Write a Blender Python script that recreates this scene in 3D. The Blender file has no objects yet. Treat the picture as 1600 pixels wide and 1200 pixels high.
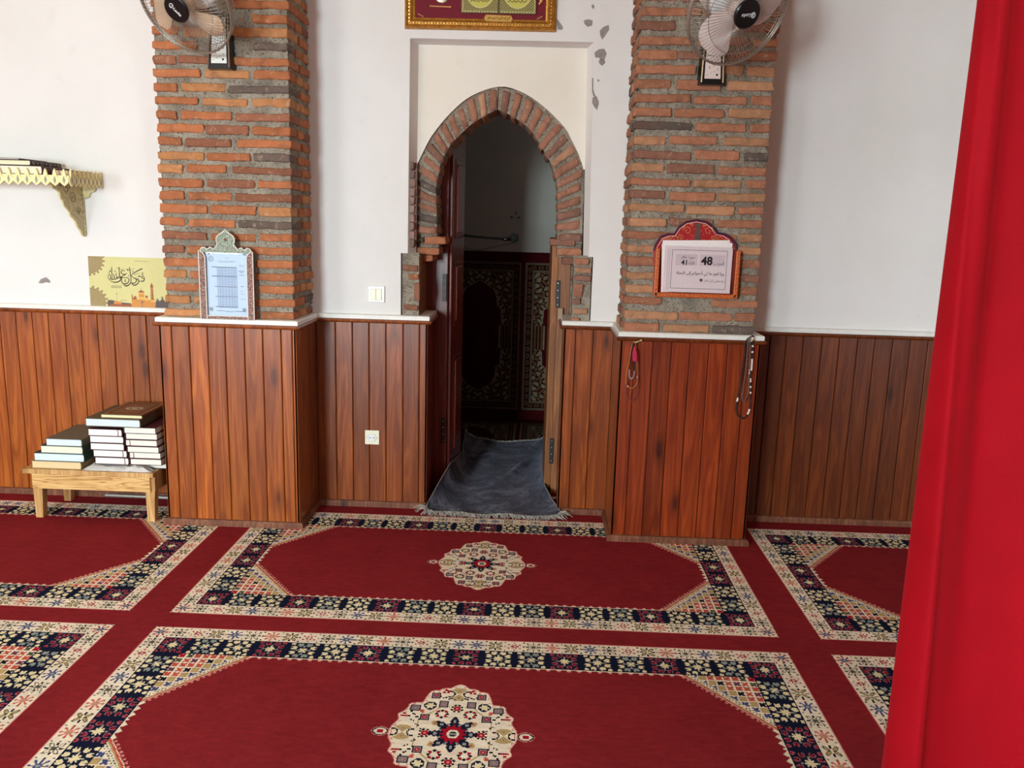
import bpy, bmesh, math, random
import numpy as np
from mathutils import Vector, Matrix, noise
from mathutils.geometry import tessellate_polygon

C = bpy.context.scene.collection
SC = bpy.context.scene
PI = math.pi

# ------------------------------------------------------------------ camera, light, exposure
FPX, PITCH, ROLL, YAW = 1319.7, 0.1919, 0.0282, -0.0279
CAM = np.array([0.0, -4.06, 1.4433])
_f = np.array([math.sin(YAW)*math.cos(PITCH), math.cos(YAW)*math.cos(PITCH), -math.sin(PITCH)])
_r = np.array([math.cos(YAW), -math.sin(YAW), 0.0]); _u = np.cross(_r, _f)
_r, _u = math.cos(ROLL)*_r + math.sin(ROLL)*_u, -math.sin(ROLL)*_r + math.cos(ROLL)*_u
cd = bpy.data.cameras.new('camera'); cam = bpy.data.objects.new('camera', cd); C.objects.link(cam)
cam.matrix_world = Matrix(((_r[0], _u[0], -_f[0], CAM[0]), (_r[1], _u[1], -_f[1], CAM[1]),
                           (_r[2], _u[2], -_f[2], CAM[2]), (0, 0, 0, 1)))
cd.sensor_fit = 'HORIZONTAL'; cd.sensor_width = 36; cd.lens = FPX/1600*36; cd.clip_start = 0.02
SC.camera = cam
SC.view_settings.view_transform = 'Standard'; SC.view_settings.look = 'None'
SC.view_settings.gamma = 1; SC.view_settings.use_curve_mapping = False
SC.view_settings.exposure = 0.2
SC.cycles.use_denoising = True
SC.cycles.max_bounces = 10; SC.cycles.diffuse_bounces = 6

W = bpy.data.worlds.new('sky'); SC.world = W; W.use_nodes = True
wn = W.node_tree.nodes; wl = W.node_tree.links
bg = wn['Background']; sky = wn.new('ShaderNodeTexSky')
try: sky.sky_type = 'NISHITA'
except Exception: pass
sky.sun_disc = False; sky.sun_elevation = math.radians(38); sky.sun_rotation = math.radians(200)
wl.new(sky.outputs[0], bg.inputs[0]); bg.inputs[1].default_value = 0.05

def area(name, loc, size, col, power, rot=(PI/2, 0, 0)):
    l = bpy.data.lights.new(name, 'AREA'); l.shape = 'RECTANGLE'; l.size, l.size_y = size
    l.color = col; l.energy = power
    o = bpy.data.objects.new(name, l); C.objects.link(o); o.location = loc; o.rotation_euler = rot
    return o
# daylight standing in the hall's window openings: (x centre, width) along the back wall at y=-7
BACK_Y = -7.0
WINS = [(-4.2, 1.2, .66), (-2.15, .8, 1.9), (2.9, 1.2, .55)]
for i, (wx, ww, k) in enumerate(WINS):
    area('window_daylight', (wx, BACK_Y-0.12, 1.55), (ww, 1.5), (0.78, 0.96, 1.0), 242*k, (PI/2-.72, 0, 0))
# added point lights under the ceiling, a weak warm fill for the upper walls
for x, y, k in ((-2.2, -2.2, 1.0), (1.6, -3.2, .8)):
    l = bpy.data.lights.new('warm_fill_light', 'POINT'); l.energy = 13*k; l.color = (1.0, 0.80, 0.52); l.shadow_soft_size = 0.15
    o = bpy.data.objects.new('warm_fill_light', l); C.objects.link(o); o.location = (x, y, 3.05)

# ------------------------------------------------------------------ pixel ray to a point on a real plane
def ray(x, y): return _f + _r*(x-800)/FPX - _u*(y-600)/FPX
def onY(x, y, Y): d = ray(x, y); return CAM + d*((Y-CAM[1])/d[1])
def onZ(x, y, Z): d = ray(x, y); return CAM + d*((Z-CAM[2])/d[2])

# ------------------------------------------------------------------ helpers
def srgb(r, g, b):
    return tuple((c/255/12.92 if c <= 10.3 else ((c/255+0.055)/1.055)**2.4) for c in (r, g, b))

class NT:
    def __init__(s, name):
        s.m = bpy.data.materials.new(name); s.m.use_nodes = True
        s.t = s.m.node_tree; s.n = s.t.nodes; s.b = s.n['Principled BSDF']; s.out = s.n['Material Output']
    def add(s, ty, props=None, **ins):
        n = s.n.new(ty)
        for k, v in (props or {}).items(): setattr(n, k, v)
        for k, v in ins.items():
            key = int(k[1:]) if k[0] == 'i' and k[1:].isdigit() else k.replace('_', ' ')
            s.put(n.inputs[key], v)
        return n
    def put(s, sock, v):
        if isinstance(v, bpy.types.NodeSocket): s.t.links.new(v, sock)
        elif isinstance(v, bpy.types.Node): s.t.links.new(v.outputs[0], sock)
        else:
            if isinstance(v, tuple) and len(v) == 3 and sock.type == 'RGBA': v = (*v, 1)
            sock.default_value = v
    def set(s, **ins):
        for k, v in ins.items(): s.put(s.b.inputs[k.replace('_', ' ')], v)
    def coord(s, which='Object', scale=(1, 1, 1)):
        c = s.add('ShaderNodeTexCoord').outputs[which]
        return s.add('ShaderNodeMapping', Vector=c, Scale=scale).outputs[0]
    def noise(s, vec, scale, detail=4, rough=.55, dist=0):
        return s.add('ShaderNodeTexNoise', Vector=vec, Scale=scale, Detail=detail, Roughness=rough, Distortion=dist)
    def ramp(s, fac, stops):
        n = s.n.new('ShaderNodeValToRGB'); e = n.color_ramp.elements
        while len(e) < len(stops): e.new(0.5)
        for el, (p, c) in zip(e, stops):
            el.position = p; el.color = (*c, 1) if len(c) == 3 else c
        s.put(n.inputs[0], fac); return n.outputs[0]
    def mix(s, fac, a, b, blend='MIX'):
        n = s.n.new('ShaderNodeMix'); n.data_type = 'RGBA'; n.blend_type = blend
        s.put(n.inputs[0], fac); s.put(n.inputs[6], a); s.put(n.inputs[7], b); return n.outputs[2]
    def math(s, op, a, b=0.0):
        n = s.n.new('ShaderNodeMath'); n.operation = op; s.put(n.inputs[0], a); s.put(n.inputs[1], b); return n.outputs[0]
    def bump(s, h, strength=.3, dist=.01):
        n = s.add('ShaderNodeBump', Height=h, Strength=strength, Distance=dist); s.put(s.b.inputs['Normal'], n.outputs[0]); return n
    def attr(s, name='Col'):
        return s.add('ShaderNodeAttribute', {'attribute_name': name})

def plain(name, col, rough=.5, metal=0.0, var=.12, scale=30, bump=0.0, spec=.5, coat=0.0):
    t = NT(name); v = t.coord()
    nz = t.noise(v, scale, 3)
    dark = tuple(c*(1-var) for c in col); lite = tuple(min(1, c*(1+var)) for c in col)
    t.set(Base_Color=t.ramp(nz.outputs[0], [(.3, dark), (.7, lite)]), Roughness=rough, Metallic=metal)
    t.b.inputs['Specular IOR Level'].default_value = spec
    t.b.inputs['Coat Weight'].default_value = coat
    if bump: t.bump(nz.outputs[0], bump, .003)
    return t.m

class MB:
    """collects shapes, links them as ONE mesh object; every face may carry a colour"""
    def __init__(s): s.v = []; s.f = []; s.c = []; s.mi = []
    def add(s, vs, fs, col=(1, 1, 1), mi=0):
        o = len(s.v); s.v.extend([tuple(map(float, p)) for p in vs])
        for f in fs: s.f.append(tuple(i+o for i in f)); s.c.append(col); s.mi.append(mi)
    def box(s, x0, x1, y0, y1, z0, z1, col=(1, 1, 1), mi=0, M=None):
        vs = [(x, y, z) for z in (z0, z1) for y in (y0, y1) for x in (x0, x1)]
        if M is not None: vs = [tuple(M @ Vector(p)) for p in vs]
        s.add(vs, [(0, 2, 3, 1), (4, 5, 7, 6), (0, 1, 5, 4), (2, 6, 7, 3), (0, 4, 6, 2), (1, 3, 7, 5)], col, mi)
    def rbox(s, cx, cy, cz, hx, hy, hz, r=.003, seg=2, col=(1, 1, 1), M=None, mi=0):
        """rounded box"""
        v, f = rounded(hx, hy, hz, r, (1, 1, 1), seg)
        v = v + np.array([cx, cy, cz])
        if M is not None: v = [tuple(M @ Vector(p)) for p in v]
        s.add(v, f, col, mi)
    def tube(s, pts, r, n=8, col=(1, 1, 1), closed=False, mi=0, caps=True):
        pts = [Vector(p) for p in pts]; k = len(pts)
        rs = r if hasattr(r, '__len__') else [r]*k
        rings = []; up = None
        for i, p in enumerate(pts):
            if closed: d = pts[(i+1) % k]-pts[i-1]
            else: d = pts[min(i+1, k-1)]-pts[max(i-1, 0)]
            if d.length < 1e-9: d = Vector((0, 0, 1))
            d.normalize()
            if up is None:
                up = Vector((0, 0, 1)) if abs(d.z) < .9 else Vector((1, 0, 0))
            a = d.cross(up)
            if a.length < 1e-6: a = d.cross(Vector((1, 0, 0)))
            a.normalize(); b = a.cross(d); up = b
            rings.append([p + a*math.cos(2*PI*j/n)*rs[i] + b*math.sin(2*PI*j/n)*rs[i] for j in range(n)])
        vs = [q for rg in rings for q in rg]; fs = []
        for i in range(k if closed else k-1):
            i2 = (i+1) % k
            for j in range(n): fs.append((i*n+j, i*n+(j+1) % n, i2*n+(j+1) % n, i2*n+j))
        if not closed and caps:
            fs.append(tuple(range(n-1, -1, -1))); fs.append(tuple((k-1)*n+j for j in range(n)))
        s.add(vs, fs, col, mi)
    def lathe(s, prof, n=24, M=None, col=(1, 1, 1), mi=0):
        """prof: (radius, height) about local z"""
        vs = []; fs = []
        for (r, h) in prof:
            for j in range(n): vs.append(Vector((r*math.cos(2*PI*j/n), r*math.sin(2*PI*j/n), h)))
        for i in range(len(prof)-1):
            for j in range(n): fs.append((i*n+j, i*n+(j+1) % n, (i+1)*n+(j+1) % n, (i+1)*n+j))
        fs.append(tuple(range(n-1, -1, -1))); fs.append(tuple((len(prof)-1)*n+j for j in range(n)))
        if M is not None: vs = [M @ p for p in vs]
        s.add(vs, fs, col, mi)
    def prism(s, poly, a0, a1, axis='y', col=(1, 1, 1), mi=0, M=None, side=None):
        """2-D polygon (x,z) pulled along y (or (x,y) along z)"""
        n = len(poly)
        def P(p, t): return (p[0], t, p[1]) if axis == 'y' else ((p[0], p[1], t) if axis == 'z' else (t, p[0], p[1]))
        vs = [P(p, a0) for p in poly] + [P(p, a1) for p in poly]
        if M is not None: vs = [tuple(M @ Vector(p)) for p in vs]
        tri = tessellate_polygon([[Vector((p[0], p[1], 0)) for p in poly]])
        fs = [tuple(t) for t in tri] + [tuple(i+n for i in reversed(t)) for t in tri]
        s.add(vs, fs, col, mi)
        s.add(vs, [(i, (i+1) % n, (i+1) % n+n, i+n) for i in range(n)], side or col, mi)
    def sphere(s, c, r, n=8, m=6, col=(1, 1, 1), mi=0, sc=(1, 1, 1)):
        vs = [(c[0], c[1], c[2]+r*sc[2])]
        for i in range(1, m):
            th = PI*i/m
            for j in range(n):
                ph = 2*PI*j/n
                vs.append((c[0]+r*sc[0]*math.sin(th)*math.cos(ph), c[1]+r*sc[1]*math.sin(th)*math.sin(ph), c[2]+r*sc[2]*math.cos(th)))
        vs.append((c[0], c[1], c[2]-r*sc[2])); fs = []
        for j in range(n): fs.append((0, 1+j, 1+(j+1) % n))
        for i in range(m-2):
            for j in range(n): fs.append((1+i*n+j, 1+(i+1)*n+j, 1+(i+1)*n+(j+1) % n, 1+i*n+(j+1) % n))
        L = len(vs)-1
        for j in range(n): fs.append((L, 1+(m-2)*n+(j+1) % n, 1+(m-2)*n+j))
        s.add(vs, fs, col, mi)
    def build(s, name, mats, parent=None, smooth=False, fixn=True):
        me = bpy.data.meshes.new(name); me.from_pydata(s.v, [], s.f)
        if not isinstance(mats, (list, tuple)): mats = [mats]
        for m in mats: me.materials.append(m)
        me.polygons.foreach_set('material_index', s.mi)
        if fixn:
            b = bmesh.new(); b.from_mesh(me); bmesh.ops.recalc_face_normals(b, faces=b.faces); b.to_mesh(me); b.free()
        a = me.color_attributes.new('Col', 'FLOAT_COLOR', 'CORNER')
        cnt = np.array([len(f) for f in s.f]); cols = np.repeat(np.array([(*c[:3], 1) for c in s.c], dtype=np.float32), cnt, axis=0)
        a.data.foreach_set('color', cols.ravel())
        if smooth: me.polygons.foreach_set('use_smooth', [True]*len(me.polygons))
        me.update()
        o = bpy.data.objects.new(name, me); C.objects.link(o)
        if parent is not None: o.parent = parent
        return o

_rc = {}
def rounded(hx, hy, hz, r, sub, seg):
    """verts, faces of a box with rounded edges; sub = extra cuts along each axis"""
    r = min(r, hx*.98, hy*.98, hz*.98)
    def axis(h, n):
        c = [-h + r*(1-math.cos(i/seg*PI/2)) for i in range(seg)] + list(np.linspace(-(h-r), h-r, n+1)) + [h - r*(1-math.cos(i/seg*PI/2)) for i in range(seg-1, -1, -1)]
        return c
    key = (len(axis(hx, sub[0])), len(axis(hy, sub[1])), len(axis(hz, sub[2])))
    ax = [np.array(axis(h, n)) for h, n in zip((hx, hy, hz), sub)]
    nx, ny, nz = key
    if key not in _rc:
        idx = {}; L = []; F = []
        def g(i, j, k):
            if (i, j, k) not in idx: idx[(i, j, k)] = len(L); L.append((i, j, k))
            return idx[(i, j, k)]
        for j in range(ny-1):
            for k in range(nz-1):
                F.append((g(0, j, k), g(0, j, k+1), g(0, j+1, k+1), g(0, j+1, k)))
                F.append((g(nx-1, j, k), g(nx-1, j+1, k), g(nx-1, j+1, k+1), g(nx-1, j, k+1)))
        for i in range(nx-1):
            for k in range(nz-1):
                F.append((g(i, 0, k), g(i+1, 0, k), g(i+1, 0, k+1), g(i, 0, k+1)))
                F.append((g(i, ny-1, k), g(i, ny-1, k+1), g(i+1, ny-1, k+1), g(i+1, ny-1, k)))
        for i in range(nx-1):
            for j in range(ny-1):
                F.append((g(i, j, 0), g(i, j+1, 0), g(i+1, j+1, 0), g(i+1, j, 0)))
                F.append((g(i, j, nz-1), g(i+1, j, nz-1), g(i+1, j+1, nz-1), g(i, j+1, nz-1)))
        _rc[key] = (np.array(L), F)
    L, F = _rc[key]
    P = np.stack([ax[0][L[:, 0]], ax[1][L[:, 1]], ax[2][L[:, 2]]], 1)
    H = np.array([hx, hy, hz]); inner = np.clip(P, -(H-r), H-r); d = P-inner
    ln = np.linalg.norm(d, axis=1, keepdims=True); ln[ln < 1e-9] = 1
    return inner + d/ln*r, F

def thing(name, label, cat, loc=(0, 0, 0), rot=(0, 0, 0), group=None):
    o = bpy.data.objects.new(name, None); C.objects.link(o); o.location = loc; o.rotation_euler = rot
    o.empty_display_size = .05
    o['label'] = label; o['category'] = cat
    if group: o['group'] = group
    return o
def tag(o, label, cat, group=None):
    o['label'] = label; o['category'] = cat
    if group: o['group'] = group
    return o
def struct(o, label=None):
    o['kind'] = 'structure'
    if label: o['label'] = label
    return o
def catmull(P, n):
    P = np.array(P, float); out = []
    for i in range(len(P)-1):
        p0, p1, p2, p3 = P[max(i-1, 0)], P[i], P[i+1], P[min(i+2, len(P)-1)]
        for k in range(n):
            t = k/n; out.append(.5*((2*p1)+(-p0+p2)*t+(2*p0-5*p1+4*p2-p3)*t*t+(-p0+3*p1-3*p2+p3)*t**3))
    out.append(P[-1]); return np.array(out)
def grid_noise(P, f, seed=0.0):
    """cheap smooth pseudo noise of points, about -1..1"""
    P = np.asarray(P)*f + seed*7.13
    a = np.sin(P[:, 0]*1.7+np.sin(P[:, 1]*1.3+seed)*1.5+P[:, 2]*.9)
    b = np.sin(P[:, 1]*2.1+np.sin(P[:, 2]*1.9-seed)*1.4+P[:, 0]*.7)
    c = np.sin(P[:, 2]*1.8+np.sin(P[:, 0]*2.3+seed*2)*1.6+P[:, 1]*1.1)
    return (a+b+c)/3

# ------------------------------------------------------------------ materials of the room
def plaster(name, col, col2, rough=.85, lump=.25):
    t = NT(name); v = t.coord()
    n1 = t.noise(v, 1.4, 4); n2 = t.noise(v, 9, 5, .6); n3 = t.noise(v, 60, 4, .6)
    c = t.mix(t.ramp(n1.outputs[0], [(.4, (0, 0, 0)), (.75, (1, 1, 1))]), col, col2)
    c = t.mix(t.ramp(n2.outputs[0], [(.62, (0, 0, 0)), (.8, (.25, .25, .25))]), c, tuple(x*.86 for x in col2))
    t.set(Base_Color=c, Roughness=rough)
    t.b.inputs['Specular IOR Level'].default_value = .25
    h = t.math('ADD', t.math('MULTIPLY', n2.outputs[0], 1.0), t.math('MULTIPLY', n3.outputs[0], .25))
    t.bump(h, lump, .01); return t.m
M_wall = plaster('white_plaster', srgb(233, 228, 226), srgb(224, 219, 215))
M_niche = plaster('cream_plaster', srgb(236, 228, 216), srgb(226, 214, 198), lump=.12)
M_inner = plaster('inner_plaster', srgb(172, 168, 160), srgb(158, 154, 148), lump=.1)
M_ceil = plaster('ceiling_plaster', srgb(210, 188, 148), srgb(200, 178, 138), lump=.05)

def wood(name, base, dark, lite, rough=.32, coat=.16, gs=1.0):
    """varnished board: face colour = per-board tint (r) and grain offset (g,b)"""
    t = NT(name)
    co = t.add('ShaderNodeTexCoord').outputs['Object']
    a = t.attr().outputs['Color']; sep = t.add('ShaderNodeSeparateColor', Color=a)
    off = t.add('ShaderNodeCombineXYZ', X=t.math('MULTIPLY', sep.outputs[1], 9), Y=0.0, Z=t.math('MULTIPLY', sep.outputs[2], 13))
    v = t.add('ShaderNodeVectorMath', {'operation': 'ADD'}, i0=co, i1=off).outputs[0]
    m1 = t.add('ShaderNodeMapping', Vector=v, Scale=(20*gs, 20*gs, 1.1*gs)).outputs[0]
    m2 = t.add('ShaderNodeMapping', Vector=v, Scale=(150*gs, 150*gs, 3*gs)).outputs[0]
    m3 = t.add('ShaderNodeMapping', Vector=v, Scale=(14*gs, 14*gs, 4.5*gs)).outputs[0]
    g1 = t.noise(m1, 1, 3, .5, 1.2).outputs[0]
    rings = t.math('FRACT', t.math('MULTIPLY', g1, 4.5))
    rings = t.math('ABSOLUTE', t.math('SUBTRACT', rings, .5))
    fine = t.noise(m2, 1, 4, .6).outputs[0]
    c = t.ramp(rings, [(0, lite), (.25, base), (.5, tuple((x+y)/2 for x, y in zip(base, dark)))])
    c = t.mix(t.ramp(fine, [(.35, (.3, .3, .3)), (.6, (0, 0, 0))]), c, dark)
    # knots
    vor = t.add('ShaderNodeTexVoronoi', Vector=m3, Scale=.55, Randomness=1.0)
    k = t.ramp(vor.outputs['Distance'], [(.07, (1, 1, 1)), (.13, (.45, .45, .45)), (.24, (0, 0, 0))])
    c = t.mix(k, c, tuple(x*.45 for x in dark))
    # broad blotches of the varnish
    bl = t.noise(t.add('ShaderNodeMapping', Vector=v, Scale=(5, 5, 1.2)).outputs[0], 1.3, 3).outputs[0]
    c = t.mix(t.ramp(bl, [(.35, (.45, .45, .45)), (.65, (0, 0, 0))]), c, tuple(x*.8 for x in dark))
    tint = t.math('ADD', t.math('MULTIPLY', sep.outputs[0], .55), .72)
    cc = t.add('ShaderNodeCombineColor', Red=tint, Green=tint, Blue=tint)
    c = t.mix(1.0, c, cc.outputs[0], 'MULTIPLY')
    t.set(Base_Color=c, Roughness=t.math('ADD', t.math('MULTIPLY', fine, .18), rough-.06), Coat_Weight=coat, Coat_Roughness=.16)
    t.bump(t.math('ADD', fine, t.math('MULTIPLY', rings, .3)), .12, .002)
    return t.m
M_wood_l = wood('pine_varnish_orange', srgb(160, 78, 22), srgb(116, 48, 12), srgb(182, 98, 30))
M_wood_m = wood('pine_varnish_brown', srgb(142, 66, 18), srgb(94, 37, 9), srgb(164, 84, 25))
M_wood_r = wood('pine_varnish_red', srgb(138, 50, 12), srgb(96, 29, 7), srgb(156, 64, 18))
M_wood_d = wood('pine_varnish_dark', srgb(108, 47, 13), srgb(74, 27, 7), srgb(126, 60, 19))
M_wood_raw = wood('raw_pine', srgb(200, 152, 92), srgb(160, 108, 58), srgb(222, 178, 118), rough=.5, coat=.05)
M_wood_jamb = wood('door_frame_pine', srgb(150, 92, 44), srgb(104, 56, 26), srgb(176, 112, 58), rough=.45, coat=.1)
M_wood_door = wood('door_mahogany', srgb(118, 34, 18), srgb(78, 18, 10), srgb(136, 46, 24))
M_trim_white = plain('white_trunking', srgb(232, 228, 222), .4, var=.05)

# ------------------------------------------------------------------ carpet: a knotted pattern worked out knot by knot
PAL = dict(red=srgb(134, 38, 43), cream=srgb(240, 226, 204), navy=srgb(26, 30, 52), pink=srgb(218, 138, 128),
           crim=srgb(168, 24, 44), tan=srgb(190, 162, 112), blue=srgb(70, 80, 122), black=srgb(28, 28, 34),
           green=srgb(84, 84, 66), grey=srgb(140, 124, 124), coral=srgb(198, 88, 72), plum=srgb(112, 60, 86), rose=srgb(168, 92, 98),
           ivory=srgb(234, 220, 178), slate=srgb(150, 158, 150))
PN = list(PAL); PI_ = {n: i for i, n in enumerate(PN)}
PCOL = np.array([PAL[n] for n in PN], dtype=np.float32)
KN = 0.0035; QX, QY = 316, 144
RUG_W, RUG_L = 2*QX*KN, 1.1119
def rug_quarter():
    x = (np.arange(QX)+.5)*KN; y = (np.arange(QY)+.5)*KN
    X, Y = np.meshgrid(x, y)                      # from the outer corner
    G = np.full(X.shape, PI_['red'], np.int8)
    def S(mask, n): G[mask] = PI_[n]
    W2, L2 = QX*KN, QY*KN
    B0, B1 = .066, .160
    # outer cream band
    outer = (X < B0) | (Y < B0)
    S(outer, 'cream')
    S((X < .0042) | (Y < .0042), 'pink')
    def motif(u, v, kind, m):
        r = np.hypot(u, v); th = np.arctan2(v, u)
        if kind == 'leafY' or kind == 'leaf':
            dk = 'green'; 
            for a in (PI/4, 3*PI/4, -PI/4, -3*PI/4):
                p = (u*math.cos(a)+v*math.sin(a))-.017; q = -u*math.sin(a)+v*math.cos(a)
                e = (p/.0145)**2+(q/.0062)**2
                S(m & (e < 1), dk)
                S(m & (e < .38), 'cream' if kind == 'leaf' else 'tan')
            for a in (0, PI/2, PI, -PI/2):
                p = (u*math.cos(a)+v*math.sin(a))-.020; q = -u*math.sin(a)+v*math.cos(a)
                S(m & ((p/.007)**2+(q/.003)**2 < 1), 'black')
            S(m & (r < .006), 'ivory' if kind == 'leafY' else 'green')
        if kind == 'redS':
            S(m & (r < .010+.005*np.cos(6*th)), 'crim'); S(m & (r < .0042), 'cream')
            for a in np.arange(6)*PI/3+.5:
                S(m & (np.hypot(u-.022*math.cos(a), v-.022*math.sin(a)) < .0034), 'crim' if int(a*2) % 2 else 'black')
        if kind in ('blue', 'redL', 'purple'):
            c = {'blue': 'blue', 'redL': 'pink', 'purple': 'blue'}[kind]; arm = {'blue': 'blue', 'redL': 'coral', 'purple': 'crim'}[kind]
            for a in np.arange(8)*PI/4:
                p = (u*math.cos(a)+v*math.sin(a)); q = -u*math.sin(a)+v*math.cos(a)
                S(m & (p > .008) & (p < .022) & (abs(q) < .0024), arm)
                S(m & (np.hypot(p-.0235, q) < .0044), arm)
            S(m & (r < .0125+.003*np.cos(8*th)), c); S(m & (r < .006), 'slate' if kind != 'redL' else 'tan')
    for q in range(64):
        for (dx, dy) in ((0, -.024), (0, .024), (.0, .0)):
            cx = .0004+.0326*q; S(outer & (Y < B0-.003) & (abs(X-cx) < .0024) & (abs(Y-.035-dy) < .0026) & (q % 2 == 0), 'black')
            cy = .0334*q-.0004; S(outer & (X < B0-.003) & (abs(Y-cy) < .0026) & (abs(X-.035-dy) < .0024) & (q % 2 == 0), 'black')
    seq = ['redS', 'blue', 'redL']
    for k in range(0, 18):
        kind = 'purple' if k == 0 else (('leaf' if k % 4 == 1 else 'leafY') if k % 2 else seq[(k//2-1) % 3])
        cx = .033+.0652*k
        motif(X-cx, Y-.035, kind, (Y < B0-.001) & outer & (abs(X-cx) < .033))
    for k in range(1, 8):
        kk = k if k < 7 else 7
        kind = ('leaf' if kk % 4 == 1 else 'leafY') if kk % 2 else seq[(kk//2-1) % 3]
        cy = .033+.0677*k
        motif(X-.035, Y-cy, kind, (X < B0-.001) & outer & (abs(Y-cy) < .034))
    # navy band with square rosettes
    inn = ~outer
    band = inn & ((X < B1) | (Y < B1))
    S(band, 'navy')
    def square(u, v, kind, m):
        a = np.maximum(abs(u), abs(v)); b = np.minimum(abs(u), abs(v))
        c1 = {'r': 'rose', 'w': 'slate', 'y': 'ivory'}[kind]
        if kind == 'w': c1 = 'ivory'
        pet = ((a-.74)/.24)**2+((b-.33)/.22)**2
        notch = (abs(a-.98) < .13) & (abs(b-.36) < .07)
        S(m & (pet < 1) & ~notch, c1)
        S(m & (pet < 1) & ~notch & (abs(v) > abs(u)), {'r': 'rose', 'w': 'slate', 'y': 'ivory'}[kind])
        if kind == 'r': S(m & (pet < .40), 'navy'); S(m & (pet < .16), 'crim')
        S(m & (np.hypot(a-.90, b-.88) < .17), c1)
        if kind == 'r': S(m & (np.hypot(a-.90, b-.88) < .09), 'crim')
        S(m & (((a-.2)/.22)**2+(b/.08)**2 < 1), 'ivory' if kind != 'w' else 'slate')
        S(m & (abs(a-b) < .1) & (a < .28), 'ivory')
        S(m & (((a-.52)/.09)**2+(b/.09)**2 < 1), 'slate')
    cw = ['r', 'w', 'y']
    for k in range(0, 10):
        cx = .112+.1107*k
        square((X-cx)/.045, (Y-.113)/.045, cw[k % 3], band & (Y > B0+.003) & (Y < B1-.003) & (abs(X-cx) < .046))
    for k, kd in zip((1, 2, 3), ('w', 'y', 'r')):
        cy = .113+.1118*k
        square((X-.113)/.045, (Y-cy)/.046, kd, band & (X > B0+.003) & (X < B1-.003) & (abs(Y-cy) < .048))
    ln = inn & (((X < B0+.0035) | (Y < B0+.0035)))
    S(ln, 'navy')
    # field, cut corners
    fx, fy = X-B1, Y-B1
    field = (fx >= 0) & (fy >= 0)
    hyp = fx/.232+fy/.262                      # <1 : corner piece
    cor = field & (hyp < 1)
    S(cor, 'cream')
    c = .0262
    i = np.floor(fx/c).astype(int); j = np.floor(fy/c).astype(int); d = i+j
    u = (fx/c-i)-.5; v = (fy/c-j)-.5
    star = (np.maximum(abs(u), abs(v)) < .40) & (abs(abs(u)-abs(v)) < .40+0*u) & ~((abs(u) < .12) & (abs(v) > .30)) & ~((abs(v) < .12) & (abs(u) > .30))
    tab = ['crim', 'green', 'coral', 'plum', 'coral', 'black', 'tan', 'blue', 'cream', 'cream', 'cream', 'cream']
    for dd, n in enumerate(tab):
        m = cor & (d == dd)
        S(m, 'cream')
        nm = n
        S(m & star, nm)
        if n in ('black', 'plum'): S(m & star & ((i % 2) == 1), 'coral')
        if n == 'tan': S(m & (np.maximum(abs(u), abs(v)) < .46), 'tan')
    S(cor & (hyp > .865), 'cream')
    t_ = fx-fy
    wav = .905+.022*np.sign(np.sin(t_*2*PI/.017))
    S(cor & (abs(hyp-wav) < .012), 'green')
    S(field & (hyp > .955) & (hyp < .985), 'tan'); S(field & (abs(hyp-1.0) < .017), 'coral')
    S(field & (hyp >= 1.017) & (hyp < 1.03), 'cream')
    S(field & (hyp > 1.045) & (hyp < 1.085) & (np.sin(t_*2*PI/.026) > .1), 'pink')
    open_ = field & (hyp >= 1.03)
    ph = (fx % .0335)/.0335
    S(open_ & (fy < .0045+.011*(1-np.sqrt(np.clip(1-(2*ph-1)**2, 0, 1)))), 'cream')
    S(open_ & (fy >= .008) & (fy < .0165) & (np.minimum(ph, 1-ph) < .16), 'pink')
    pv = (fy % .028)/.028
    S(open_ & (fx < .003+.016*(1-abs(2*pv-1))), 'cream')
    # medallion
    a = W2-X; b = L2-Y
    th = np.arctan2(b/.236, a/.184); rr = np.hypot(a/.184, b/.236)
    pts = [(.184, 0), (.176, .03), (.165, .052), (.164, .062), (.170, .080), (.160, .088), (.147, .104), (.142, .128), (.135, .134), (.108, .136), (.102, .146), (.098, .165), (.088, .192), (.083, .197), (.062, .199), (.055, .210), (.03, .212), (.016, .228), (0, .236)]
    pt = np.array(pts); pth = np.arctan2(pt[:, 1]/.236, pt[:, 0]/.184); pr = np.hypot(pt[:, 0]/.184, pt[:, 1]/.236)
    lim = np.interp(th, pth, pr)
    S(rr < lim+.018, 'pink'); S(rr < lim, 'cream')
    S((rr < lim-.02) & (rr > lim-.04) & (np.sin(th*60) > .3), 'pink')
    def disc(cx, cy, rx, ry, n): S(((a-cx)/rx)**2+((b-cy)/ry)**2 < 1, n)
    def sq(cx, cy, h, n, n2, n3):
        m = np.maximum(abs(a-cx), abs(b-cy)); S(m < h, n); S(m < h-.0036, n2); disc(cx, cy, h*.55, h*.55, n3); disc(cx, cy, h*.22, h*.22, 'pink')
    # inner octagon ground
    oct_ = np.maximum(np.maximum(a/.108, b/.125), (a/.108+b/.125)/1.42)
    S((abs(oct_-1) < .02) & (a > .02) & (b > .02), 'tan')
    for cx, cy in ((0, .186), (.145, 0)):
        u = a-cx; v = b-cy
        S((abs(u) < .03) & (abs(v) < .032) & (abs(v) > abs(u)*.9) & (np.hypot(u, v) < .032), 'tan')
        disc(cx, cy+.018, .003, .004, 'grey'); disc(cx, cy-.018, .003, .004, 'grey')
        for s in (-1, 1):
            rrr = np.hypot(u-s*.028, v)
            S((abs(rrr-.014) < .0026) & (s*(u-s*.028) < .006), 'black')
    sq(.042, .135, .0145, 'navy', 'grey', 'grey'); sq(.124, .112, .0145, 'navy', 'grey', 'grey')
    sq(.070, .176, .0135, 'navy', 'grey', 'crim'); sq(.092, .071, .0145, 'navy', 'grey', 'crim')
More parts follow.
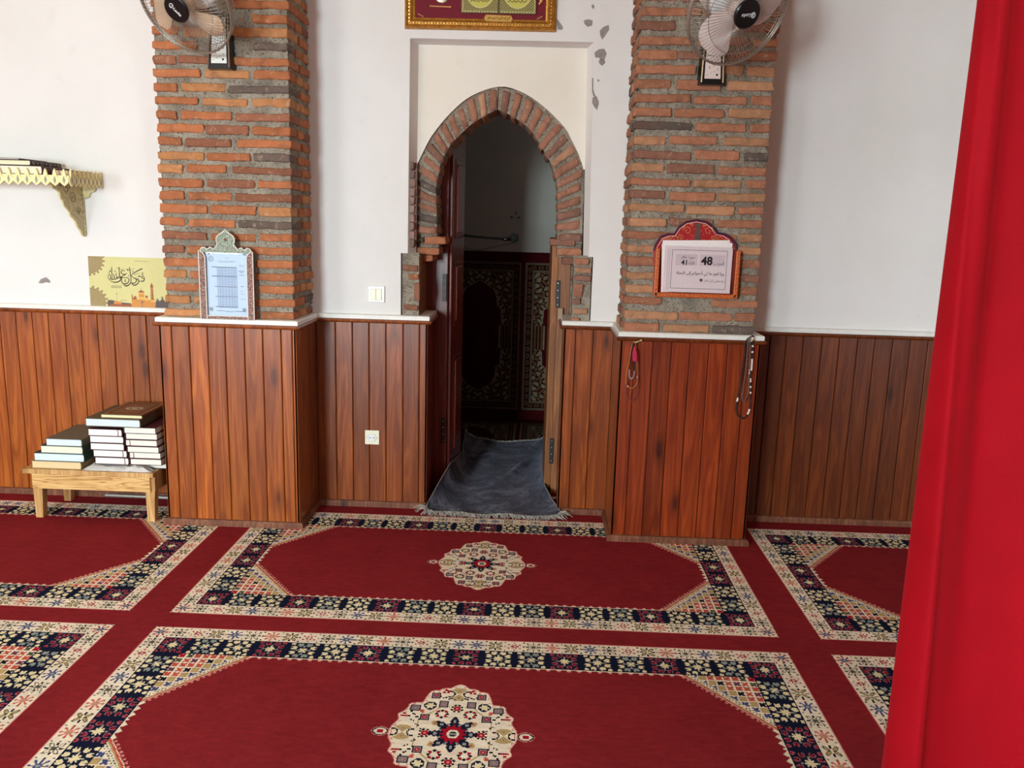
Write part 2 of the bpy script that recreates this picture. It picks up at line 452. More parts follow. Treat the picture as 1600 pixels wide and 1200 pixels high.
    u = a-.081; v = b-.125; m = np.maximum(np.maximum(abs(u), abs(v)), (abs(u)+abs(v))*.72)
    S(m < .019, 'navy'); S(np.hypot(u, v) < .0125+.003*np.cos(6*np.arctan2(v, u)), 'ivory')
    for cx, cy in ((.041, .197), (.151, .077)):
        for q in range(3):
            an = PI/2+q*2*PI/3; disc(cx+.007*math.cos(an), cy+.007*math.sin(an), .0052, .0052, 'crim')
    disc(.104, .100, .009, .0045, 'coral'); disc(.100, .094, .004, .006, 'coral')
    for cx, cy in ((0, .116), (.080, 0)):
        for q in range(8):
            an = q*PI/4+PI/8; disc(cx+.016*math.cos(an), cy+.016*math.sin(an), .0046, .0046, 'black')
        disc(cx, cy, .0115, .0115, 'crim'); disc(cx, cy, .0035, .0035, 'pink')
    for q in range(8):
        an = q*PI/4; disc(.042+.016*math.cos(an), .088+.015*math.sin(an), .0055, .0055, 'crim' if q % 2 else 'black')
    disc(.056, .046, .010, .011, 'tan'); disc(.056, .046, .003, .003, 'coral')
    for (x0, y0), (x1, y1) in (((.096, .018), (.137, .070)), ((.106, .060), (.132, .092)), ((.012, .158), (.055, .170))):
        for q in range(6):
            t = q/5; disc(x0+(x1-x0)*t, y0+(y1-y0)*t+(.003 if q % 2 else -.002), .0036, .0036, 'black')
    # centre star
    r = np.hypot(a, b*.93); t8 = np.arctan2(b, a)
    for q in range(5):
        an = q*PI/4*1.0
        cx, cy = .052*math.cos(an), .056*math.sin(an)
        if an <= PI/2+.01:
            disc(cx, cy, .0125, .0125, 'navy'); disc(cx, cy, .005, .006, 'slate')
            disc(cx*1.25, cy*1.25, .006, .008, 'navy')
    S(r < .046, 'navy'); S((r < .045) & (abs(np.cos(4*t8)) < .35) & (r > .036), 'slate')
    S(r < .033+.006*np.cos(12*t8), 'crim'); S(r < .0175, 'cream'); S(r < .011, 'slate'); S((r < .011) & (b > .004), 'navy')
    # pendant
    disc(.208, 0, .0255, .020, 'pink'); disc(.208, 0, .0225, .0175, 'navy'); disc(.208, 0, .0185, .0135, 'cream'); disc(.208, 0, .010, .008, 'crim')
    return G
def grid_to_quads(G, kx, ky, X0, Y0):
    """rows of equal knots merged into one strip each; returns verts, quads, palette index (numpy)"""
    ny, nx = G.shape
    xs0, xs1, rows, cols = [], [], [], []
    for j in range(ny):
        r = G[j]; cut = np.flatnonzero(np.diff(r))+1
        s = np.concatenate(([0], cut)); e = np.concatenate((cut, [nx]))
        xs0.append(s); xs1.append(e); rows.append(np.full(len(s), j)); cols.append(r[s])
    a = np.concatenate(xs0); b = np.concatenate(xs1); j = np.concatenate(rows); c = np.concatenate(cols)
    x0 = X0+a*kx; x1 = X0+b*kx; y0 = Y0+j*ky; y1 = y0+ky
    V = np.stack([np.stack([x0, y0], 1), np.stack([x1, y0], 1), np.stack([x1, y1], 1), np.stack([x0, y1], 1)], 1)
    return V.reshape(-1, 2), c
def quad_mesh(name, V3, cidx, palette, mats, parent=None):
    n = len(V3)//4
    me = bpy.data.meshes.new(name)
    me.vertices.add(len(V3)); me.vertices.foreach_set('co', V3.astype(np.float32).ravel())
    me.loops.add(n*4); me.loops.foreach_set('vertex_index', np.arange(n*4, dtype=np.int32))
    me.polygons.add(n); me.polygons.foreach_set('loop_start', np.arange(0, n*4, 4, dtype=np.int32))
    me.update(calc_edges=True)
    a = me.color_attributes.new('Col', 'FLOAT_COLOR', 'CORNER')
    col = np.repeat(np.concatenate([palette[cidx], np.ones((n, 1), np.float32)], 1), 4, axis=0)
    a.data.foreach_set('color', col.astype(np.float32).ravel())
    for m in (mats if isinstance(mats, list) else [mats]): me.materials.append(m)
    o = bpy.data.objects.new(name, me); C.objects.link(o)
    if parent is not None: o.parent = parent
    return o

def pile(name, k=1.0):
    t = NT(name); v = t.coord()
    a = t.attr().outputs['Color']
    n1 = t.noise(v, 5, 4, .6).outputs[0]; n2 = t.noise(v, 260, 3, .7).outputs[0]; n3 = t.noise(v, 1.1, 2).outputs[0]
    n4 = t.noise(t.add('ShaderNodeMapping', Vector=v, Scale=(22, 60, 22)).outputs[0], 1, 4, .7, .6).outputs[0]
    f = t.math('ADD', t.math('MULTIPLY', n1, .42), t.math('MULTIPLY', n2, .65)); f = t.math('ADD', f, t.math('MULTIPLY', n3, .3)); f = t.math('ADD', f, t.math('MULTIPLY', n4, .75))
    f = t.math('SUBTRACT', f, .03)
    cc = t.add('ShaderNodeCombineColor', Red=f, Green=f, Blue=f)
    t.set(Base_Color=t.mix(1.0, a, cc.outputs[0], 'MULTIPLY'), Roughness=1.0)
    t.b.inputs['Specular IOR Level'].default_value = .02
    t.bump(n2, .5, .004); return t.m
M_pile = pile('carpet_pile')

Y1T, XL, XR, GX, GY = -0.1173, -1.308, 0.9054, 0.147, 0.107
q4 = rug_quarter()
half = np.concatenate([q4, q4[:, ::-1]], 1); full = np.concatenate([half, half[::-1]], 0)
KX = (XR-XL)/full.shape[1]; KY = RUG_L/full.shape[0]
Vt, ct = grid_to_quads(full, KX, KY, 0, 0)
allV, allc = [], []
PX, PY = (XR-XL)+GX, RUG_L+GY
for ci in (-1, 0, 1):
    for ri in (0, 1, 2):
        V = Vt.copy(); V[:, 0] += XL+ci*PX; V[:, 1] += Y1T-RUG_L-ri*PY
        allV.append(V); allc.append(ct)
def addq(x0, x1, y0, y1):
    allV.append(np.array([(x0, y0), (x1, y0), (x1, y1), (x0, y1)])); allc.append(np.array([0], np.int8))
X0, X1 = XL-PX, XL+2*PX-GX; Yb = Y1T-RUG_L-2*PY
for ci in (-1, 0): addq(XR+ci*PX, XR+ci*PX+GX, Yb, Y1T)
for ri in (0, 1):
    for ci in (-1, 0, 1): addq(XL+ci*PX, XL+ci*PX+XR-XL, Y1T-RUG_L-ri*PY-GY, Y1T-RUG_L-ri*PY)
addq(-6, 5, Y1T, .30); addq(-6, X0, Yb, Y1T); addq(X1, 5, Yb, Y1T); addq(-6, 5, BACK_Y, Yb)
V = np.concatenate(allV); V3 = np.concatenate([V, np.zeros((len(V), 1))], 1)
floor = struct(quad_mesh('floor', V3, np.concatenate(allc), PCOL, M_pile), 'red wall-to-wall carpet with cream and navy bordered panels')

# ------------------------------------------------------------------ shell of the hall
PLY = -0.3428
def rect_y(mb, x0, x1, z0, z1, y): mb.add([(x0, y, z0), (x1, y, z0), (x1, y, z1), (x0, y, z1)], [(0, 1, 2, 3)])
arch_out = [(-.603, 1.689), (-.556, 1.785), (-.518, 1.846), (-.44, 1.937), (-.347, 2.012), (-.217, 2.057), (-.114, 2.037), (-.01, 1.977), (.095, 1.884), (.135, 1.822), (.173, 1.753), (.197, 1.689)]
wb = MB(); YW = .02; ZT = 3.2
rect_y(wb, -6, -.665, 0, ZT, YW); rect_y(wb, .257, 5, 0, ZT, YW); rect_y(wb, -.665, .257, 2.247, ZT, YW)
wb.add([(-.665, YW, 1.272), (-.632, YW, 1.272), (-.625, YW, 2.247), (-.665, YW, 2.247)], [(0, 1, 2, 3)])
wb.add([(.236, YW, 1.28), (.257, YW, 1.28), (.257, YW, 2.247), (.216, YW, 2.247)], [(0, 1, 2, 3)])
YN = .105
wb.add([(-.632, YW, 1.272), (-.603, YN, 1.272), (-.598, YN, 2.236), (-.625, YW, 2.247)], [(0, 1, 2, 3)])
wb.add([(-.625, YW, 2.247), (-.598, YN, 2.236), (.190, YN, 2.236), (.216, YW, 2.247)], [(0, 1, 2, 3)])
wb.add([(.236, YW, 1.28), (.212, YN, 1.28), (.190, YN, 2.236), (.216, YW, 2.247)], [(0, 1, 2, 3)])
# body of the wall behind: closes the cut-outs so no light leaks (opening x -.53...13)
wb.add([(-.665, YW, 0), (-.665, .42, 0), (-.665, .42, 1.272), (-.665, YW, 1.272)], [(0, 1, 2, 3)])
wb.add([(.257, YW, 0), (.257, .42, 0), (.257, .42, 1.28), (.257, YW, 1.28)], [(0, 1, 2, 3)])
wb.add([(-.665, YW, 1.272), (-.665, .30, 1.272), (-.6, .30, 1.272), (-.6, YW, 1.272)], [(0, 1, 2, 3)])
wb.add([(.257, YW, 1.28), (.257, .30, 1.28), (.21, .30, 1.28), (.21, YW, 1.28)], [(0, 1, 2, 3)])
wall_front = struct(wb.build('wall_front', M_wall, fixn=False), 'white plastered front wall with recessed arch panel')
# recessed cream panel over the arch
poly = [(-.598, 2.236), (-.603, 1.689)] + [tuple(p) for p in catmull(arch_out, 4)][1:-1] + [(.197, 1.689), (.203, 1.689), (.190, 2.236)]
nb = MB(); nb.prism(poly, YN, YN+.03); 
struct(nb.build('wall_niche', M_niche, parent=None), 'cream plaster panel set back around the brick arch')

def quadw(name, pts, mat, label=None):
    m = MB(); m.add(pts, [(0, 1, 2, 3)]); return struct(m.build(name, mat, fixn=False), label)
quadw('ceiling', [(-6, BACK_Y, ZT), (5, BACK_Y, ZT), (5, .02, ZT), (-6, .02, ZT)], M_ceil)
quadw('wall_left', [(-6, BACK_Y, 0), (-6, .02, 0), (-6, .02, ZT), (-6, BACK_Y, ZT)], M_wall)
quadw('wall_right', [(5, BACK_Y, 0), (5, .02, 0), (5, .02, ZT), (5, BACK_Y, ZT)], M_wall)
bk = MB(); xs = [-6]
for wx, ww, k in WINS: xs += [wx-ww/2, wx+ww/2]
xs.append(5)
for i in range(0, len(xs), 2): rect_y(bk, xs[i], xs[i+1], 0, ZT, BACK_Y)
for wx, ww, k in WINS: rect_y(bk, wx-ww/2, wx+ww/2, 0, .8, BACK_Y); rect_y(bk, wx-ww/2, wx+ww/2, 2.3, ZT, BACK_Y)
struct(bk.build('wall_back', M_wall, fixn=False))
M_frame_w = plain('window_paint', srgb(225, 225, 222), .4, var=.04)
for i, (wx, ww, k) in enumerate(WINS):
    m = MB()
    for x in (wx-ww/2+.03, wx, wx+ww/2-.03): m.box(x-.025, x+.025, BACK_Y-.03, BACK_Y+.03, .8, 2.3)
    for z in (.83, 1.55, 2.27): m.box(wx-ww/2, wx+ww/2, BACK_Y-.03, BACK_Y+.03, z-.025, z+.025)
    struct(m.build('window_%d' % (i+1), M_frame_w))

# inner room behind the doorway
IY = 2.02; IX0, IX1 = -1.7, 1.3
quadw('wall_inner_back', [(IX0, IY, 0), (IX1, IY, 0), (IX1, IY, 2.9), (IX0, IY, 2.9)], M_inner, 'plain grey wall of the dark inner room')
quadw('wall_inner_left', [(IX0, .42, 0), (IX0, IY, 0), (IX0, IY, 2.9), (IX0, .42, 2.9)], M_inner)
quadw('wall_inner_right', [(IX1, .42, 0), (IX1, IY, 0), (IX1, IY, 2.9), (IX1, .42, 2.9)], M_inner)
area('inner_room_fill', (IX1-.03, 1.25, 2.1), (.5, .5), (1.0, .97, .92), 2.2, (0, math.radians(90), 0))  # added fill to brighten the inner room; its wall has no window
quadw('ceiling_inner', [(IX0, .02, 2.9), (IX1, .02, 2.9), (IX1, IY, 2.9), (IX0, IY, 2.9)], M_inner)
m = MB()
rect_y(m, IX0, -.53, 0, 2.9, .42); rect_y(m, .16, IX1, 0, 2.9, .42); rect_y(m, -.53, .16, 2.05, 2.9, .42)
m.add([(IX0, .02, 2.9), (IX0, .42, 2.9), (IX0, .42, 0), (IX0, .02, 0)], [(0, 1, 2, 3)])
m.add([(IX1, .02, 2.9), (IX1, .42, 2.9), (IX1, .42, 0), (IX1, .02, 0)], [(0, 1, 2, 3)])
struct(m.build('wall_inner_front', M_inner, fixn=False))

# ------------------------------------------------------------------ brick work
def brick_mat():
    t = NT('fired_brick'); v = t.coord()
    a = t.attr().outputs['Color']
    n1 = t.noise(v, 22, 5, .65).outputs[0]; n2 = t.noise(v, 160, 4, .7).outputs[0]; n3 = t.noise(v, 45, 3, .6, .5).outputs[0]
    f = t.math('ADD', t.math('MULTIPLY', n1, .9), .55)
    cc = t.add('ShaderNodeCombineColor', Red=f, Green=f, Blue=f)
    c = t.mix(1.0, a, cc.outputs[0], 'MULTIPLY')
    c = t.mix(t.ramp(n3, [(.58, (0, 0, 0)), (.74, (.6, .6, .6))]), c, srgb(190, 160, 136))
    n4 = t.noise(v, 9, 3, .6, 1.0).outputs[0]
    c = t.mix(t.ramp(n4, [(.56, (0, 0, 0)), (.68, (.45, .45, .45))]), c, srgb(112, 78, 62))
    c = t.mix(t.ramp(n2, [(.30, (.75, .75, .75)), (.38, (0, 0, 0))]), c, srgb(70, 44, 34))
    t.set(Base_Color=c, Roughness=.9); t.b.inputs['Specular IOR Level'].default_value = .2
    t.bump(t.math('ADD', t.math('MULTIPLY', n2, .5), n1), .55, .006); return t.m
def mortar_mat():
    t = NT('rough_mortar'); v = t.coord()
    n1 = t.noise(v, 12, 4).outputs[0]; n2 = t.noise(v, 110, 5, .7).outputs[0]
    c = t.ramp(n1, [(.35, srgb(140, 127, 112)), (.65, srgb(180, 166, 148))])
    c = t.mix(t.ramp(n2, [(.34, (1, 1, 1)), (.47, (0, 0, 0))]), c, srgb(62, 54, 48))
    n5 = t.noise(v, 260, 3, .7).outputs[0]
    c = t.mix(t.ramp(n5, [(.52, (0, 0, 0)), (.62, (.5, .5, .5))]), c, srgb(206, 196, 180))
    t.set(Base_Color=c, Roughness=.95); t.b.inputs['Specular IOR Level'].default_value = .15
    t.bump(n2, .9, .012); return t.m
M_brick = brick_mat(); M_mortar = mortar_mat()
RB = random.Random(7)
def brick_col(rb, dark=.08, dull=0.0):
    k = rb.random()
    if k < dark: base = srgb(104, 88, 80)
    elif k < dark+.16: base = srgb(144, 92, 70)
    elif k < dark+.36: base = srgb(188, 128, 84)
    else: base = srgb(174, 106, 70)
    s = rb.uniform(.85, 1.12)
    g = (base[0]+base[1]+base[2])/3
    return tuple((c*(1-dull)+g*dull)*s for c in base)
def brick(mb, c, h, rb, warp=None, col=None, n=(16, 4, 4), amp=.0035):
    v, f = rounded(h[0], h[1], h[2], min(.007, min(h)*.42), n, 2)
    s = rb.random()*90
    d = np.stack([grid_noise(v, 26, s), grid_noise(v, 26, s+3), grid_noise(v, 24, s+5)], 1)
    d2 = np.stack([grid_noise(v, 90, s+7), grid_noise(v, 90, s+8), grid_noise(v, 90, s+9)], 1)
    d3 = np.stack([grid_noise(v, 210, s+11), grid_noise(v, 210, s+12), grid_noise(v, 210, s+13)], 1)
    v = v + d*amp*np.array([1.3, .8, .75]) + d2*amp*.5 + d3*amp*.22
    ang = rb.uniform(-.012, .012); v[:, 2] += v[:, 0]*ang
    v = v + np.array(c)
    mb.add(v, f, col or brick_col(rb))
def mortar_wall(mb, x0, x1, z0, z1, y, axis='y', amp=.009, step=.0085, seed=1, out=-1):
    nx = max(2, int((x1-x0)/step)); nz = max(2, int((z1-z0)/step))
    xs = np.linspace(x0, x1, nx+1); zs = np.linspace(z0, z1, nz+1)
    Xg, Zg = np.meshgrid(xs, zs); P = np.stack([Xg.ravel(), np.zeros(Xg.size), Zg.ravel()], 1)
    dn = grid_noise(P, 95, seed)*.6+grid_noise(P, 210, seed+2)*.5+grid_noise(P, 30, seed+4)*.4
    yy = y+out*dn*amp
    if axis == 'y': vs = np.stack([P[:, 0], yy, P[:, 2]], 1)
    else: vs = np.stack([yy, P[:, 0], P[:, 2]], 1)
    fs = [(j*(nx+1)+i, j*(nx+1)+i+1, (j+1)*(nx+1)+i+1, (j+1)*(nx+1)+i) for j in range(nz) for i in range(nx)]
    mb.add(vs, fs)
def brick_pillar(x0, x1, seed, side, label, dull):
    rb = random.Random(seed); yf = -.312; z0 = .985; pitch = .0573
    bm_ = MB(); mm = MB()
    mortar_wall(mm, x0+.006, x1-.006, .952, ZT, yf+.010, 'y', seed=seed)
    mortar_wall(mm, yf+.010, .02, .952, ZT, x1-.008, 'x', seed=seed+1, out=1)
    mortar_wall(mm, yf+.010, .02, .952, ZT, x0+.008, 'x', seed=seed+2, out=-1)
    k = 0; z = z0+.006
    while z < ZT-.03:
        hh = rb.uniform(.0165, .0195)
        A = k % 2 == 0
        smear = rb.random() < .05 or (2.22 < z < 2.31)
        # front run
        w = x1-x0
        if side > 0: cuts = [0, .205, .42, w] if A else [0, .11, .325, w]
        else: cuts = [0, w-.42, w-.205, w] if A else [0, w-.325, w-.11, w]
        cuts = [c+(rb.uniform(-.014, .014) if 0 < i < 3 else 0) for i, c in enumerate(cuts)]
        for i in range(3):
            a, b = x0+cuts[i], x0+cuts[i+1]
            g = rb.uniform(.005, .011)
            aa = a+(g if i else rb.uniform(-.006, .004)); bb = b-(g if i < 2 else rb.uniform(-.006, .004))
            dep = .10 if A else .155
            corner = i in (0, 2)
            y1 = yf + (dep if corner else .08)
            sh = rb.uniform(-.004, .004) + (.016 if smear and not corner else 0)
            zz = z+rb.uniform(-.003, .003)
            brick(bm_, ((aa+bb)/2, (yf+y1)/2+sh, zz), ((bb-aa)/2, (y1-yf)/2, hh*rb.uniform(.9, 1.08)), rb, col=brick_col(rb, .035, dull))
        for (xs_, sg) in ((x1, 1), (x0, -1)):
            y0 = yf+(.10 if A else .155)+.014
            n = 2 if A else 1; L = (.02-y0)/n
            for i in range(n):
                a, b = y0+i*L, y0+(i+1)*L-.012
                cx = xs_-sg*.05-rb.uniform(-.003, .003)*sg
                brick(bm_, (cx, (a+b)/2, z+rb.uniform(-.003, .003)), (.052, (b-a)/2, hh), rb, n=(3, 6, 2), col=brick_col(rb, .035, dull))
        z += pitch*rb.uniform(.97, 1.03); k += 1
    o = bm_.build('brick_pillar', M_brick, smooth=True); struct(o, label)
    mo = mm.build('mortar', M_mortar, parent=o, smooth=True, fixn=False)
    return o
brick_pillar(-1.676, -1.092, 3, 1, 'rough red brick pillar left of the arched doorway', 0.0)
brick_pillar(.386, .962, 5, -1, 'rough red brick pillar right of the arched doorway', .18)

# arch: courses between inner and outer outlines
ab = MB(); am = MB(); rb = random.Random(11)
AY0, AY1 = .112, .37
def hexbrick(mb, q, y0, y1, rb, col):
    """q: four (x,z) corners of the face, counter-clockwise: in-start, out-start, out-end, in-end"""
    v, f = rounded(1, 1, 1, .28, (4, 2, 2), 2); s = rb.random()*50
    q = [np.array(p) for p in q]; u = (v[:, 0:1]+1)/2; w = (v[:, 2:3]+1)/2
    P = (q[0]*(1-u)+q[1]*u)*(1-w)+(q[3]*(1-u)+q[2]*u)*w
    V = np.stack([P[:, 0], y0+(v[:, 1]+1)/2*(y1-y0), P[:, 1]], 1)
    V += np.stack([grid_noise(V, 40, s), grid_noise(V, 40, s+1), grid_noise(V, 40, s+2)], 1)*.0034
    mb.add(V, f, col)
def arch_side(inner, outer, seed):
    rb = random.Random(seed)
    I = np.array(inner); O = np.array(outer)
    def par(P):
        d = np.concatenate([[0], np.cumsum(np.hypot(*np.diff(P, axis=0).T))]); return d/d[-1], d[-1]
    ti, li = par(I); to, lo = par(O)
    def at(P, t, s): return np.array([np.interp(s, t, P[:, 0]), np.interp(s, t, P[:, 1])])
    s = .005; ln = (li+lo)/2
    while s < .985:
        w = rb.uniform(.036, .043)/ln; g = rb.uniform(.012, .019)/ln
        e = min(s+w, 1)
        a0 = at(I, ti, s); a1 = at(I, ti, e); b0 = at(O, to, s); b1 = at(O, to, e)
        tr = rb.uniform(.0, .08)
        b0 = b0+(a0-b0)*tr; b1 = b1+(a1-b1)*tr; k = rb.uniform(-.03, .04); a0 = a0+(b0-a0)*k; a1 = a1+(b1-a1)*k
        hexbrick(ab, (a0, b0, b1, a1), AY0+rb.uniform(-.004, .005), AY1, rb, brick_col(rb, .08, .3))
        s = e+g
    n = 60
    for k in range(n):
        s0, s1 = k/n, (k+1)/n
        a0 = at(I, ti, s0); a1 = at(I, ti, s1); b0 = at(O, to, s0); b1 = at(O, to, s1)
        a0 = a0+(b0-a0)*.05; a1 = a1+(b1-a1)*.05
        m = 9; vs = []; fs = []
        for j in range(m+1):
            for (A, B) in ((a0, b0), (a1, b1)):
                p = A+(B-A)*j/m
                dn = float(grid_noise(np.array([[p[0], 0, p[1]]]), 90, 3)[0])*.005+float(grid_noise(np.array([[p[0], 0, p[1]]]), 200, 5)[0])*.003
                vs.append((p[0], AY0+.010+dn, p[1]))
        for j in range(m): fs.append((2*j, 2*j+1, 2*j+3, 2*j+2))
        am.add(vs, fs)
        am.add([(a0[0], AY0+.01, a0[1]), (a1[0], AY0+.01, a1[1]), (a1[0], AY1-.005, a1[1]), (a0[0], AY1-.005, a0[1])], [(0, 1, 2, 3)])
in_l = [(-.500, 1.36), (-.503, 1.48), (-.506, 1.59), (-.494, 1.65), (-.486, 1.698), (-.459, 1.753), (-.437, 1.789), (-.404, 1.823), (-.35, 1.874), (-.29, 1.915), (-.225, 1.950)]
out_l = [(-.606, 1.36), (-.606, 1.50), (-.606, 1.60), (-.604, 1.66), (-.590, 1.72), (-.556, 1.785), (-.518, 1.846), (-.44, 1.937), (-.38, 1.99), (-.30, 2.035), (-.222, 2.057)]
in_r = [(.078, 1.34), (.074, 1.50), (.067, 1.60), (.055, 1.652), (.031, 1.715), (-.011, 1.782), (-.061, 1.855), (-.117, 1.90), (-.173, 1.931), (-.221, 1.950)]
out_r = [(.205, 1.34), (.204, 1.50), (.203, 1.60), (.200, 1.68), (.173, 1.753), (.135, 1.822), (.095, 1.884), (-.01, 1.977), (-.114, 2.037), (-.218, 2.057)]
in_l, out_l, in_r, out_r = [[tuple(p) for p in catmull(q, 5)] for q in (in_l, out_l, in_r, out_r)]
arch_side(in_l, out_l, 21); arch_side(in_r, out_r, 22)
# stepped bricks under the springing and the piers beside the door
def bx(x0, x1, y0, y1, z0, z1, sub=(5, 3, 2), dull=.1):
    brick(ab, ((x0+x1)/2, (y0+y1)/2, (z0+z1)/2), ((x1-x0)/2, (y1-y0)/2, (z1-z0)/2), rb, n=sub, col=brick_col(rb, .05, dull))
bx(-.570, -.462, .115, .37, 1.315, 1.352); bx(-.600, -.495, .115, .37, 1.265, 1.300); bx(-.590, -.525, .13, .37, 1.232, 1.262)
bx(.050, .17, .112, .37, 1.325, 1.36, dull=.2); bx(.085, .205, .105, .37, 1.280, 1.316, dull=.2); bx(.112, .19, .12, .37, 1.235, 1.272, dull=.2)
am.box(-.60, -.500, .125, .30, 1.296, 1.322); am.box(-.603, -.512, .125, .30, 1.345, 1.366)
am.box(.085, .205, .125, .30, 1.270, 1.345)
am.box(-.61, -.575, .13, .36, 1.26, 1.70); am.box(.170, .206, .13, .36, 1.26, 1.69)
am.add([(-.633, .026, 1.268), (-.606, .110, 1.268), (-.606, .110, 1.70), (-.631, .026, 1.70)], [(0, 1, 2, 3)])
for (x0, x1) in ((-.68, -.58), (.16, .257)): am.add([(x0, .305, 0), (x1, .305, 0), (x1, .305, 1.70), (x0, .305, 1.70)], [(0, 1, 2, 3)])
# brick skin of the cut wall edges beside the arch
z = 1.30
while z < 1.68:
    bx(-.630, -.604, .036, .112, z, z+.036, (2, 3, 2), .6); z += .0405
# piers
mortar_wall(am, -.660, -.578, .952, 1.275, .032, 'y', amp=.005, seed=31)
mortar_wall(am, .165, .252, .952, 1.285, .036, 'y', amp=.005, seed=32)
am.box(-.660, -.582, .045, .30, .93, 1.262); am.box(.172, .252, .05, .30, .93, 1.27)
for (x0, x1, z0, z1) in ((-.655, -.580, 1.185, 1.216), (-.625, -.578, 1.148, 1.172), (-.60, -.573, 1.045, 1.135), (-.650, -.580, .998, 1.024)):
    bx(x0, x1, .018, .10, z0, z1, (4, 2, 2))
for (x0, x1, z0, z1) in ((.170, .240, 1.240, 1.272), (.175, .25, 1.202, 1.228), (.170, .25, 1.165, 1.192), (.172, .215, 1.085, 1.150), (.168, .205, 1.050, 1.078), (.168, .24, 1.005, 1.032), (.165, .205, .962, .985)):
    bx(x0, x1, .018, .10, z0, z1, (4, 2, 2), .25)
arch = struct(ab.build('brick_arch', M_brick, smooth=True), 'pointed arch of exposed brick around the doorway')
am.build('mortar', M_mortar, parent=arch, smooth=True, fixn=False)

# ------------------------------------------------------------------ wood panelling
RW = random.Random(5)
def panel_run(name, p0, p1, cuts, mat, label, z0=.03, z1=.945, thick=.012, tint=(0.2, .9)):
    """boards between p0 and p1 (xy); cuts: distances of the grooves from p0; room is on the right-hand side p0->p1 turned -90"""
    p0 = Vector((*p0, 0)); p1 = Vector((*p1, 0)); d = (p1-p0); L = d.length; d.normalize(); n = Vector((d.y, -d.x, 0))
    M = Matrix(((d.x, -n.x, 0, p0.x), (d.y, -n.y, 0, p0.y), (0, 0, 1, 0), (0, 0, 0, 1)))
    mb = MB(); cs = [0]+[c for c in cuts if .004 < c < L-.004]+[L]
    g = .0016
    for a, b in zip(cs[:-1], cs[1:]):
        c = (RW.uniform(*tint), RW.random(), RW.random())
        a0 = a+(g if a > 0 else 0); b0 = b-(g if b < L else 0); e = .003
        if b0-a0 < .008: e = .001
        # board with eased edges (local: x along, y into the wall)
        prof = [(a0, .010), (a0, e*.8), (a0+e, 0), (b0-e, 0), (b0, e*.8), (b0, .010)]
        vs = [(x, y, z0) for x, y in prof]+[(x, y, z1) for x, y in prof]; k = len(prof)
        mb.add([tuple(M @ Vector(p)) for p in vs], [(i, i+1, i+1+k, i+k) for i in range(k-1)], c)
    mb.add([tuple(M @ Vector(p)) for p in ((0, .010, 0), (L, .010, 0), (L, .010, z1), (0, .010, z1))], [(0, 1, 2, 3)], (0, 0, 0))
    return struct(mb.build(name, mat, fixn=False), label)
def steps(x0, x1, ref, pitch, wob=.0):
    k = math.ceil((x0-ref)/pitch); o = []
    while ref+k*pitch < x1: o.append(ref+k*pitch-x0+RW.uniform(-wob, wob)); k += 1
    return o
PXL0, PXL1, PXR0, PXR1 = -1.6987, -1.0757, .3700, .9885
panel_run('wall_front_panelling', (-6, 0), (PXL0, 0), steps(-6, PXL0, -2.567, .0815), M_wood_l, 'orange varnished pine boards on the wall behind the bench')
panel_run('wall_front_panelling', (PXL0, 0), (PXL0, PLY), steps(0, .3428, .06, .082), M_wood_l, 'orange varnished pine boards on the far side of the left pillar')
panel_run('wall_front_panelling', (PXL0, PLY), (PXL1, PLY), [x-PXL0 for x in (-1.641, -1.561, -1.478, -1.398, -1.311, -1.228, -1.145, -1.095)], M_wood_l, 'orange varnished pine boards on the face of the left pillar')
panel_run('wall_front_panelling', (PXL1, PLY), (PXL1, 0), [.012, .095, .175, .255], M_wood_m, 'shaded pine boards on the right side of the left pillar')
panel_run('wall_front_panelling', (PXL1, 0), (-.53, 0), [x-PXL1 for x in (-.982, -.899, -.817, -.734, -.65, -.57)], M_wood_m, 'brown pine boards with the power outlet left of the doorway')
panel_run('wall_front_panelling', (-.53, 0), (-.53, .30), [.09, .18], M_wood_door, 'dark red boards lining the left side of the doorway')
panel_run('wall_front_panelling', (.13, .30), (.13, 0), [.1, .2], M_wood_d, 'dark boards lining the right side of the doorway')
panel_run('wall_front_panelling', (.13, 0), (PXR0, 0), [x-.13 for x in (.189, .273)], M_wood_m, 'narrow run of brown pine boards right of the doorway')
panel_run('wall_front_panelling', (PXR0, 0), (PXR0, PLY), [.085, .17, .25], M_wood_m, 'brown pine boards on the left side of the right pillar')
panel_run('wall_front_panelling', (PXR0, PLY), (PXR1, PLY), [x-PXR0 for x in (.436, .516, .598, .679, .762, .845, .925)], M_wood_r, 'red varnished pine boards on the face of the right pillar')
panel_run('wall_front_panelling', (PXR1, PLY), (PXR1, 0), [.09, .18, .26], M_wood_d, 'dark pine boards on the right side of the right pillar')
panel_run('wall_front_panelling', (PXR1, 0), (5, 0), [x-PXR1 for x in (1.036, 1.12, 1.197, 1.278, 1.367, 1.45, 1.537, 1.618, 1.702, 1.786, 1.869)]+[1.869-PXR1+.0835*k for k in range(1, 37)], M_wood_d, 'dark brown pine boards on the wall beside the red curtain')

